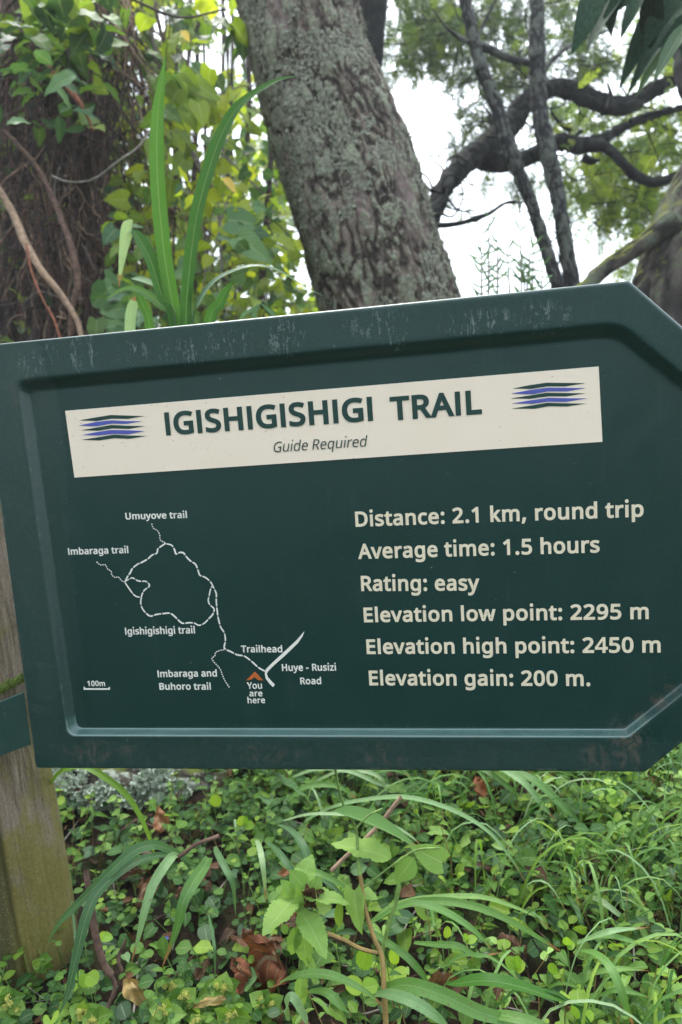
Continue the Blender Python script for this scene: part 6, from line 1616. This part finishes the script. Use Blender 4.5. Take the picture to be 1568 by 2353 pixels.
tuft('broad ribbed blades lying low along the bottom edge of the picture', (860, 2300), [
    (a8([(-60, 1080), (0, 1050), (100, 1036), (200, 1050), (330, 1112), (445, 1205)]), 24, 'grass', dict(tip=2, d=(1.08, 1.02), roll=.3)),
    (a8([(395, 1120), (480, 1090), (560, 1090), (700, 1135), (860, 1210), (1000, 1250), (1150, 1310)]), 32, 'grass', dict(tip=3, base=.6, d=(1.08, 1.0), roll=-.3)),
    (a8([(700, 1080), (760, 1078), (880, 1066), (1020, 1086), (1200, 1142), (1366, 1188)]), 38, 'grass_d', dict(tip=2, base=.5, peak=.45, d=(1.1, 1.05), roll=.5)),
    (a8([(380, 1130), (450, 1128), (560, 1165), (660, 1230), (740, 1300)]), 26, 'grass_p', dict(tip=3, base=.6, d=(1.06, 1.0))),
    (a8([(820, 1220), (1000, 1230), (1150, 1275), (1250, 1330)]), 24, 'grass', dict(d=(1.03, 1.0)))])
tuft('two pale blades rising at the bottom edge left of the russet stem', (690, 2340), [
    (a8([(-20, 1250), (-30, 1190), (0, 1140), (60, 1240), (80, 1300)]), 20, 'grass_p', dict(d=(1.02, 1.0))),
    (a8([(60, 1250), (30, 1200), (70, 1130)]), 13, 'grass', dict(d=(1.03, 1.02))),
    (a7([(1350, 1260), (1380, 1180), (1420, 1105)]), 18, 'creeper_y', dict(tip=2, d=(1.03, 1.03))),
    (a7([(1420, 1115), (1500, 1120), (1568, 1180), (1620, 1230)]), 20, 'grass', dict(d=(1.03, 1.0)))])

def leafpx(kind, mt, a, b, w, parent, d=None, roll=0.0, dd=0.0, bend=.55, name='leaf', label=None):
    d = d or gd(*a, .07)
    return place(kind, LG[mt], frame(at(*a, d), at(*b, d + dd), w * d / F, roll, None, bend), parent, name, label)

# ---- bright seedling with toothed leaves in the middle
d = 1.10
sd_ = thing('seedling', 'bright green seedling with a rosette of toothed leaves in the middle of the bank', 'seedling', tuple(gpx(690, 2310)))
tube_obj('stem', np.array([at(*q7(1375, 655), d), at(*q7(1372, 760), d), at(*q7(1385, 900), d + .02), at(*q7(1378, 1020), d + .02), gpx(*q7(1375, 1190))]), .0022, M_STEM, sd_, 7, 20)
for a, b, w, r, z, k in (((1375, 655), (1432, 478), 52, .1, .03, 'serrated'), ((1392, 672), (1610, 690), 48, .5, -.01, 'serrated'), ((1352, 690), (1205, 835), 62, -.35, -.06, 'serrated'), ((1385, 745), (1505, 945), 58, .3, -.06, 'serrated'),
                         ((1357, 668), (1295, 605), 26, .3, -.01, 'serrated'), ((1378, 745), (1368, 628), 22, -.2, -.02, 'serrated'), ((1368, 672), (1380, 630), 16, .3, 0, 'serrated'), ((1390, 800), (1405, 1020), 50, -.5, .0, 'serrated'), ((1350, 820), (1350, 960), 34, .4, 0, 'nettle'),
                         ((1385, 1020), (1378, 1190), 30, .4, 0, 'nettle'), ((1410, 960), (1460, 1080), 30, .7, 0, 'nettle'), ((1300, 810), (1320, 850), 18, 0, 0, 'round')):
    leafpx(k, 'herb', q7(*a), q7(*b), w, sd_, d, r, z)

# ---- tall russet stemmed plant
tp = thing('tall_herb', 'tall herb with a russet jointed stem and drooping heart-shaped leaves, right of the seedling', 'plant', tuple(gpx(886, 2345)))
SP = [(764, 1700, 1.12), (772, 1775, 1.12), (790, 1850, 1.12), (818, 1902, 1.12), (822, 1960, 1.11), (828, 2010, 1.10), (838, 2080, 1.09), (858, 2150, 1.08), (878, 2200, 1.07), (884, 2290, 1.05), (888, 2370, 1.04)]
SPw = pxpath(SP); g = Geo()
tube(g, SPw[:6], np.linspace(.0016, .0028, 6), 8, 40, mi=0); tube(g, SPw[5:], np.linspace(.0030, .0042, 6), 8, 40, mi=1)
g.build('stem', [M_STEM, M_STEM_R], tp)
for q, r, mt in (([(878, 2190), (892, 2130), (908, 2080), (918, 2040), (921, 2034)], .0030, M_STEM), ([(818, 1905), (830, 1890), (850, 1872), (880, 1858)], .0018, M_STEM), ([(752, 2145), (790, 2160), (830, 2180), (868, 2190)], .0030, M_STEM_R),
                 ([(824, 2050), (870, 2012), (920, 1975), (960, 1952), (1010, 1948)], .0014, M_STEM)):
    tube_obj('side_stem', pxpath([(u, v, 1.10) for u, v in q]), r, mt, tp, 6, 20)
for kd, mt, a, b, w, r, z in (('lance', 'grass', (186, 285), (640, 400), 62, .5, .05), ('serrated', 'herb', (455, 505), (180, 408), 62, -.4, .02), ('heart', 'herb', (690, 520), (545, 450), 60, .5, .0), ('ovate', 'herb', (560, 500), (470, 615), 52, .3, .0),
                              ('heart', 'herb', (285, 650), (300, 862), 62, -.75, -.02), ('ovate', 'herb', (300, 650), (400, 680), 44, .5, 0), ('heart', 'blue', (-40, 160), (130, 225), 62, .2, .1), ('ovate', 'herb', (60, 640), (-10, 560), 44, .4, 0),
                              ('ovate', 'herb', (90, 660), (130, 590), 34, -.4, 0), ('ovate', 'herb', (10, 640), (-10, 720), 56, .2, 0), ('lance', 'creeper_y', (215, 820), (215, 680), 24, .5, 0), ('ovate', 'creeper_y', (-5, 100), (20, -20), 20, .3, .02)):
    leafpx(kd, mt, q8(*a), q8(*b), w, tp, 1.10, r, z)
for a, b, w in (((100, 640), (30, 760), 40), ((95, 655), (90, 770), 30), ((110, 650), (155, 700), 26), ((80, 640), (20, 650), 22), ((100, 700), (50, 690), 30)):
    o = leafpx('ovate', 'dead', q8(*a), q8(*b), w, tp, 1.09, rng.uniform(-.8, .8), .02, 1.2, 'withered_leaf')

# ---- nettle-like herbs with granular flowers, bottom left
NET = [(385, 1205, 'left of the long yellow-brown dead leaf', 1.0), (445, 1240, 'at the bottom edge under the drooping blade', .9), (760, 1200, 'right of the long yellow-brown dead leaf', 1.0), (852, 1148, 'just left of the orange crumpled leaf', 1.0),
       (1022, 1098, 'right in front of the orange crumpled leaf', 1.1), (1052, 1212, 'lowest below the orange crumpled leaf', .9), (1215, 1158, 'beneath the seedling', 1.1), (798, 1092, 'topmost above the yellow flowering sprigs', .8),
       (915, 1250, 'cut by the bottom edge in the middle', .8), (35, 1158, 'against the foot of the post', 1.1), (190, 975, 'single small sprig before the face of the post', .6)]
ico = None
def granules(g, c, R, n, mi=0):
    for k in range(n):
        p = c + rng.normal(0, R * .5, 3); s = rng.uniform(.0007, .0014)
        v = np.array([(0, 0, 1), (1, 0, 0), (0, 1, 0), (-1, 0, 0), (0, -1, 0), (0, 0, -1)]) * s + p
        g.add(v, [(0, 1, 2, 2), (0, 2, 3, 3), (0, 3, 4, 4), (0, 4, 1, 1), (5, 2, 1, 1), (5, 3, 2, 2), (5, 4, 3, 3), (5, 1, 4, 4)], None, rng.random(), mi)
for x, y, lab, s in NET:
    u, v = q7(x, y); d = max(.95, gd(u, v, .05)); c = at(u, v, d)
    d = d - .03; c = at(u, v, d); t = thing('flowering_nettle', 'small toothed herb with yellow-green flower grains, ' + lab, 'herb', tuple(gp(c[0], c[1])), 'flowering toothed herbs along the lower left')
    tube_obj('stem', np.array([gp(c[0] + rng.normal(0, .01), c[1] + .01), (c + gp(c[0], c[1])) / 2, c]), .0013, M_STEM_R if s < .7 else M_STEM, t, 6, 12)
    a0 = rng.uniform(0, 6.28)
    for k in range(7):
        a = a0 + k * 6.28 / 7 + rng.normal(0, .15); L = (.027 if k % 2 else .034) * s * rng.uniform(.85, 1.15)
        dr = RIGHT * math.cos(a) - DOWN * math.sin(a) * .8 - FWD * rng.uniform(0, .35) + np.array([0, 0, -.15])
        b0 = c - np.array([0, 0, .004 * (k % 3)])
        place('nettle', LG['creeper_y' if k % 3 == 0 else 'herb'], frame(b0, b0 + dr * L, L * .78, rng.normal(0, .3), -FWD + np.array([0, 0, .8])), t)
    for k in range(4):
        a = a0 + k * 1.57; L = .022 * s; b0 = c - np.array([0, 0, .018 * s])
        place('nettle', LG['creeper_y'], frame(b0, b0 + np.array([math.cos(a), math.sin(a), -.1]) * L, L * .8, 0, (0, -.4, 1)), t)
    if s > .7:
        g = Geo()
        for k in range(5): granules(g, c + RIGHT * rng.normal(0, .006 * s) - DOWN * rng.normal(.002, .005 * s) - FWD * .006, .004, 45)
        g.build('flower_cluster', M_FLOWER, t, smooth=False, kind='stuff')

# ---- round lime leaves standing singly or in pairs
LIME = [([((320, 1005), (345, 918), 40)], 'tall single round lime leaf above the bottom edge'), ([((318, 1100), (240, 1068), 40), ((322, 1100), (398, 1085), 38)], 'pair of round lime leaves like spectacles near the bottom edge'),
        ([((462, 1045), (402, 1030), 32), ((464, 1045), (532, 1020), 34)], 'pair of round lime leaves right of the single tall one'), ([((470, 985), (465, 915), 24)], 'narrow lime leaf seen on edge behind the round pair'),
        ([((712, 865), (712, 815), 18)], 'small oval lime leaf on a thin stalk in the middle right'), ([((1030, 1010), (980, 960), 28), ((1030, 1010), (1070, 985), 30), ((1025, 1015), (1040, 950), 22)], 'cluster of three lime leaves on the dark gap to the right'),
        ([((1195, 1030), (1200, 985), 24), ((1200, 1030), (1235, 1050), 16)], 'lime bud pair on a long russet stalk'), ([((1265, 900), (1260, 865), 20), ((1265, 905), (1300, 900), 20)], 'small lime pair near the right tuft'),
        ([((800, 880), (850, 870), 22), ((800, 880), (790, 850), 16)], 'small lime pair under the long arching blades'), ([((560, 290), (578, 275), 16)], 'tiny lime leaf between the upper arching blades'),
        ([((1295, 1225), (1310, 1190), 26), ((1350, 1240), (1385, 1215), 26)], 'lime pair at the bottom right edge')]
for lv, lab in LIME:
    u, v = q8(*lv[0][0]); d = max(.93, gd(u, v, .095)); c = at(u, v, d)
    t = thing('round_leaved_herb', lab, 'herb', tuple(gp(c[0], c[1])), 'lime green round-leaved herbs')
    tube_obj('stem', np.array([gp(c[0] + .004, c[1]), (c + gp(c[0], c[1])) / 2 + (.002, 0, 0), c]), .0008, M_STEM, t, 5, 10)
    for a, b, w in lv: leafpx('round', 'lime', q8(*a), q8(*b), w, t, d, rng.normal(0, .2), -.006, .5)
for lv, lab in (([((1120, 345), (1100, 312), 24), ((1125, 350), (1170, 352), 20), ((1120, 345), (1135, 312), 18)], 'bright lime sprig under the left centre of the sign'), ([((985, 260), (1000, 210), 28)], 'lime oval leaf high in the darker creepers'),
                ([((455, 858), (520, 870), 22), ((485, 860), (460, 850), 16)], 'small lime pair between the drooping blades'), ([((265, 240), (300, 235), 20)], 'lime leaf beside the edge of the post'), ([((405, 1040), (380, 1100), 36), ((405, 1040), (450, 1075), 36)], 'green round pair under the rusty tipped blade'),
                ([((240, 1240), (270, 1225), 30), ((230, 1250), (200, 1264), 34)], 'lime leaves at the bottom edge by the post')):
    u, v = q7(*lv[0][0]); d = max(.93, gd(u, v, .095)); c = at(u, v, d)
    t = thing('round_leaved_herb', lab, 'herb', tuple(gp(c[0], c[1])), 'lime green round-leaved herbs')
    tube_obj('stem', np.array([gp(c[0] + .004, c[1]), (c + gp(c[0], c[1])) / 2 + (.002, 0, 0), c]), .0008, M_STEM, t, 5, 10)
    for a, b, w in lv: leafpx('round', 'lime', q7(*a), q7(*b), w, t, d, rng.normal(0, .2), -.006, .5)

# ---- creeping herbs near enough to see leaf by leaf
proto = None
spots = []
for k in range(400):
    u, v = rng.uniform(140, 1560), rng.uniform(1800, 2345)
    if u < 300 and v > 2250: continue
    if all((u - a) ** 2 + (v - b) ** 2 > 62 ** 2 for a, b in spots): spots.append((u, v))
def make_creeper(ls, mt, n):
    t = thing('creeping_herb', 'small round-leaved creeping herb among others like it on the bank', 'herb', (0, 0, 0), 'creeping herbs on the bank')
    P = [np.array([0, 0, -.01])]; d = np.array([.25, -.1, 1.]); a = rng.uniform(0, 3)
    for i in range(n):
        P.append(P[-1] + d / np.linalg.norm(d) * .021); d = d + rng.normal(0, .22, 3)
        for s in (0, math.pi):
            b = a + s; o = np.array([math.cos(b), math.sin(b), rng.uniform(0, .4)]); z = ls * rng.uniform(.8, 1.1)
            place('round', LG[mt], frame(P[-1] + o * .003, P[-1] + o * z, z * .95, 0, np.array([0, -.3, 1]) + rng.normal(0, .2, 3)), t)
        a += 1.57
    place('round', LG[mt], frame(P[-1], P[-1] + np.array([.2, -.3, .8]) * ls * .5, ls * .45, 0, (0, -1, .3)), t)
    tube_obj('stem', np.array(P), .0009, M_STEM, t, 5, len(P) * 2)
    return t
protos = [make_creeper(.018, 'creeper', 3), make_creeper(.022, 'creeper', 2), make_creeper(.016, 'creeper_y', 3), make_creeper(.026, 'creeper', 2), make_creeper(.019, 'creeper_y', 2)]
def copy_tree(o):
    c = o.copy(); COL.objects.link(c)
    for ch in o.children:
        h = ch.copy(); COL.objects.link(h); h.parent = c
    return c
used = set()
for i, (u, v) in enumerate(spots[:170]):
    p = gpx(u, v, .03)
    right = u > 620
    j = int(rng.choice([2, 4, 0, 4, 2])) if right else int(rng.choice([0, 1, 3, 0, 1, 2]))
    o = protos[j] if j not in used else copy_tree(protos[j]); used.add(j)
    o.location = (p[0], p[1], float(gz(p[0], p[1])) + rng.uniform(0, .03)); o.rotation_euler = (rng.normal(0, .15), rng.normal(0, .15), rng.uniform(0, 6.28))
    s = rng.uniform(.75, 1.2); o.scale = (s, s, s)
for j in range(5):
    if j not in used:
        p = gpx(900 + 40 * j, 2000); protos[j].location = tuple(p)

# ---- dead leaves that can be told apart
DEAD = {}
def dead_leaf(center, length, width, ang, mt, lab, crumple=.3, seed=1, kind='ovate', z=.02, tilt=.4, bend=.35):
    u, v = center; d = max(.93, gd(u, v, z + .035)); c = at(u, v, d)
    V, Fq, UV = leaf_tpl(kind, 22, 10, .25, bend, .05, seed, crumple)
    V = V - V.mean(0)
    L = length * d / F
    y = RIGHT * math.cos(ang) - DOWN * math.sin(ang) * .75 + FWD * math.sin(ang) * .35
    M = frame(c, c + y * L, width * d / F, 0, np.array([0, -tilt, 1.]))
    g = Geo(); g.add(V @ M[:3, :3].T + M[:3, 3], Fq, UV, rng.random())
    o = g.build('dead_leaf', LG[mt])
    tag(o, lab, 'dead leaf', 'dead leaves lying in the creepers')
    return o
A7 = math.radians
dead_leaf(q7(1200, 1000), 150, 120, A7(200), 'orange', 'large crumpled orange-brown dead leaf low in the middle', .34, 3, z=.035, tilt=.9)
dead_leaf(q7(1130, 1040), 95, 60, A7(150), 'orange', 'smaller torn orange dead leaf lapping the large crumpled one', .5, 5, z=.04, tilt=.8)
dead_leaf(q7(1240, 895), 75, 50, A7(60), 'dead', 'brown curled dead leaf just above the large orange one', .45, 6, z=.05, tilt=.9)
dead_leaf(q7(1110, 870), 60, 40, A7(150), 'dead', 'dull brown dead leaf left of the seedling', .4, 7, z=.05)
dead_leaf(q7(640, 1130), 105, 42, A7(-52), 'tan', 'long yellow-brown mottled dead leaf slanting to the bottom edge', .22, 8, z=.03, tilt=.8)
dead_leaf(q7(960, 1165), 75, 22, A7(28), 'tan', 'pale tan curled leaf between the flowering herbs', .15, 9, z=.04)
dead_leaf(q7(735, 320), 60, 40, A7(120), 'orange', 'pinkish brown dead leaf high on the left of the bank', .3, 10, z=.06, tilt=1)
dead_leaf(q7(690, 620), 90, 42, A7(70), 'dead', 'brown folded dead leaf hanging between the drooping blades', .4, 11, z=.06, tilt=1.2)
dead_leaf(q7(900, 640), 80, 50, A7(20), 'dead', 'dark reddish dead leaf behind the widest drooping blade', .35, 12, z=.03)
dead_leaf(q7(610, 560), 75, 30, A7(10), 'dead', 'russet dead leaf under the arch of blades', .4, 13, z=.04)
dead_leaf(q7(930, 1010), 55, 26, A7(75), 'dead', 'greenish brown leaf standing on edge left of the orange leaf', .2, 14, z=.04)
dead_leaf(q7(1340, 790), 60, 34, A7(30), 'orange', 'orange dead leaf half hidden under the seedling', .3, 15, z=.05)
dead_leaf(q8(860, 170), 60, 26, A7(100), 'orange', 'red-brown dead leaf near the lower edge of the sign', .3, 16, z=.06, tilt=1)
dead_leaf(q8(30, 800), 75, 52, A7(190), 'dead', 'rusty dead leaf hanging against the russet stem', .4, 17, z=.08, tilt=1.1)
dead_leaf(q8(1030, 920), 80, 60, A7(15), 'dead', 'dark brown broad dead leaf in the hollow at the right', .3, 18, z=.02)
dead_leaf(q8(710, 1090), 90, 44, A7(5), 'dead', 'pale brown shrivelled leaf behind the dark green blade', .5, 19, z=.05, tilt=.9)
dead_leaf(q8(1270, 1190), 60, 30, A7(-30), 'dead', 'brown dead leaf by the bottom right corner', .4, 20, z=.03)
dead_leaf(q7(1320, 565), 40, 20, A7(20), 'orange', 'small orange leaf scrap above the seedling', .3, 21, z=.05)
dead_leaf(q7(1270, 1215), 50, 40, A7(120), 'dead', 'pinkish brown leaf at the bottom edge below the seedling', .4, 22, z=.02)

# ---- dead stalks at the foot of the tuft
for pts, r, lab in (([(420, 740), (440, 860), (475, 980), (510, 1040)], .0055, 'thick purplish brown dead stalk between the two left drooping blades'), ([(510, 1040), (530, 1100), (500, 1180), (490, 1250)], .003, 'thin dark root curling down from the dead stalk'),
                    ([(560, 1020), (545, 960), (580, 880)], .0025, 'short dark stick beside the dead stalk'), ([(620, 470), (800, 500), (900, 440), (1010, 400)], .003, 'thin reddish stick lying across the upper left creepers'),
                    ([(395, 560), (410, 660), (430, 760)], .004, 'brown dead stem rising behind the blue-green blades')):
    P = [at(*q7(x, y), 1.17) for x, y in pts]
    tag(tube_obj('dead_stalk', np.array(P), r, M_VINE, None, 7, 24, bark_disp(.0008, 70, 14)), lab, 'stick', 'dead stalks and sticks on the bank')
for pts, r, lab in (([(180, 560), (230, 510), (380, 370), (500, 220)], .0035, 'pale pinkish stick slanting up behind the eaten leaf'), ([(1045, 830), (1055, 930), (1090, 1060)], .002, 'thin dark stem standing before the broad brown leaf'),
                    ([(1100, 870), (1140, 930), (1190, 980)], .0014, 'thin russet stalk bending to the lime bud pair')):
    P = [at(*q8(x, y), 1.22) for x, y in pts]
    tag(tube_obj('dead_stalk', np.array(P), r, M_VINE_L if 'pale' in lab else M_VINE_D, None, 7, 24), lab, 'stick', 'dead stalks and sticks on the bank')

# tiny blue flower
c = at(*q7(766, 872), gd(*q7(766, 872), .03))
fl = thing('blue_flower', 'tiny blue flower between the two central drooping blades', 'flower', tuple(c))
for k in range(4):
    a = k * 1.57 + .5
    o_ = RIGHT * math.cos(a) - DOWN * math.sin(a) - FWD * .2
    place('round', M_BLUE, frame(c, c + o_ * .0045, .004), fl, 'petal')

# broader leaves scattered through the bank
bl = thing('broadleaf_herb', 'dull green pointed-leaf herb spreading through the upper right bank', 'herb', tuple(gpx(1100, 1950)))
pl = Plant(bl, 250)
for k in range(460):
    u, v = rng.uniform(560, 1600), rng.uniform(1770, 2330)
    if v > 2100 and rng.random() < .6: continue
    p = gpx(u, v, rng.uniform(.02, .08)); s = rng.uniform(.024, .052)
    kd = ['ovate', 'heart', 'ovate', 'serrated'][rng.integers(4)]
    pl.add(kd, LG[['creeper', 'creeper_y', 'blue', 'herb', 'creeper_y'][rng.integers(5)]], rand_leaf(p, s, .7, .2, .9, np.array([.2, -.5, 0])), s)
pl.finish()
bl = thing('shade_herb', 'dark round-leaved herb deep in the shade behind the drooping blades', 'herb', tuple(gpx(420, 2100)))
pl = Plant(bl, 200)
for k in range(150):
    u, v = rng.uniform(140, 700), rng.uniform(1790, 2330)
    p = gpx(u, v, rng.uniform(.02, .07)); s = rng.uniform(.018, .034)
    pl.add(['round', 'heart'][rng.integers(2)], LG[['creeper', 'dark', 'creeper', 'blue'][rng.integers(4)]], rand_leaf(p, s, .95, .2, .9, np.array([0, -.4, 0])), s)
pl.finish()

# ------------------------------------------------------------------ unseen wood added behind the viewer to darken the sign's reflections
def unseen_woods():
    g = Geo(); Ms = [[], [], []]
    for k in range(9000):
        a = rng.uniform(-1.9, 0.62)                     # gap left on the right so the sign reflects sky there
        r = rng.uniform(5.5, 9.0); h = rng.uniform(-.3, 6.2) * (1 if a < .25 else .6)
        p = np.array([r * math.sin(a), -1.0 - r * math.cos(a), h])
        if noise(p * .9) < -.15: continue
        s = rng.uniform(.12, .30)
        Ms[rng.integers(3)].append(rand_leaf(p, s, .8, .4, .5))
    for i in range(3): g.many(TP['ovate_s'], np.array(Ms[i]), rng.random(len(Ms[i])), i)
    for k in range(46):
        a = rng.uniform(-1.9, .6); r = rng.uniform(5.5, 9)
        x, y = r * math.sin(a), -1 - r * math.cos(a)
        tube(g, [(x, y, -.6), (x + rng.normal(0, .2), y, 2.5), (x + rng.normal(0, .5), y, 6)], [.16, .12, .06], 8, 12, mi=3)
    tag(g.build('unseen_woods', [LG['dark'], LG['mid'], LG['creeper'], M_VINE_D]), 'unseen dark wood added behind the viewer for the sign to reflect', 'wood', kind='stuff')
unseen_woods()

# ------------------------------------------------------------------ thin mist of the cloud forest
def haze():

    bpy.context.view_layer.update()
    top = 9.5; R = 700
    v = [(x, y, z) for x in (-R, R) for y in (-R, R) for z in (-8.0, top)]
    f = [(0, 1, 3, 2), (4, 6, 7, 5), (0, 4, 5, 1), (2, 3, 7, 6), (0, 2, 6, 4), (1, 5, 7, 3)]
    me = bpy.data.meshes.new('haze'); me.from_pydata(v, [], f)
    m_ = bpy.data.materials.new('mist'); m_.use_nodes = True; t = m_.node_tree; t.nodes.clear()
    o_ = t.nodes.new('ShaderNodeOutputMaterial'); pv = t.nodes.new('ShaderNodeVolumePrincipled')
    pv.inputs['Color'].default_value = (0.94, 0.97, 1.0, 1); pv.inputs['Density'].default_value = HAZE
    pv.inputs['Anisotropy'].default_value = 0.3
    t.links.new(pv.outputs[0], o_.inputs['Volume']); me.materials.append(m_)
    o = bpy.data.objects.new('haze', me); COL.objects.link(o); tag(o, 'thin pale mist hanging between the trees', 'haze', kind='stuff')
haze()
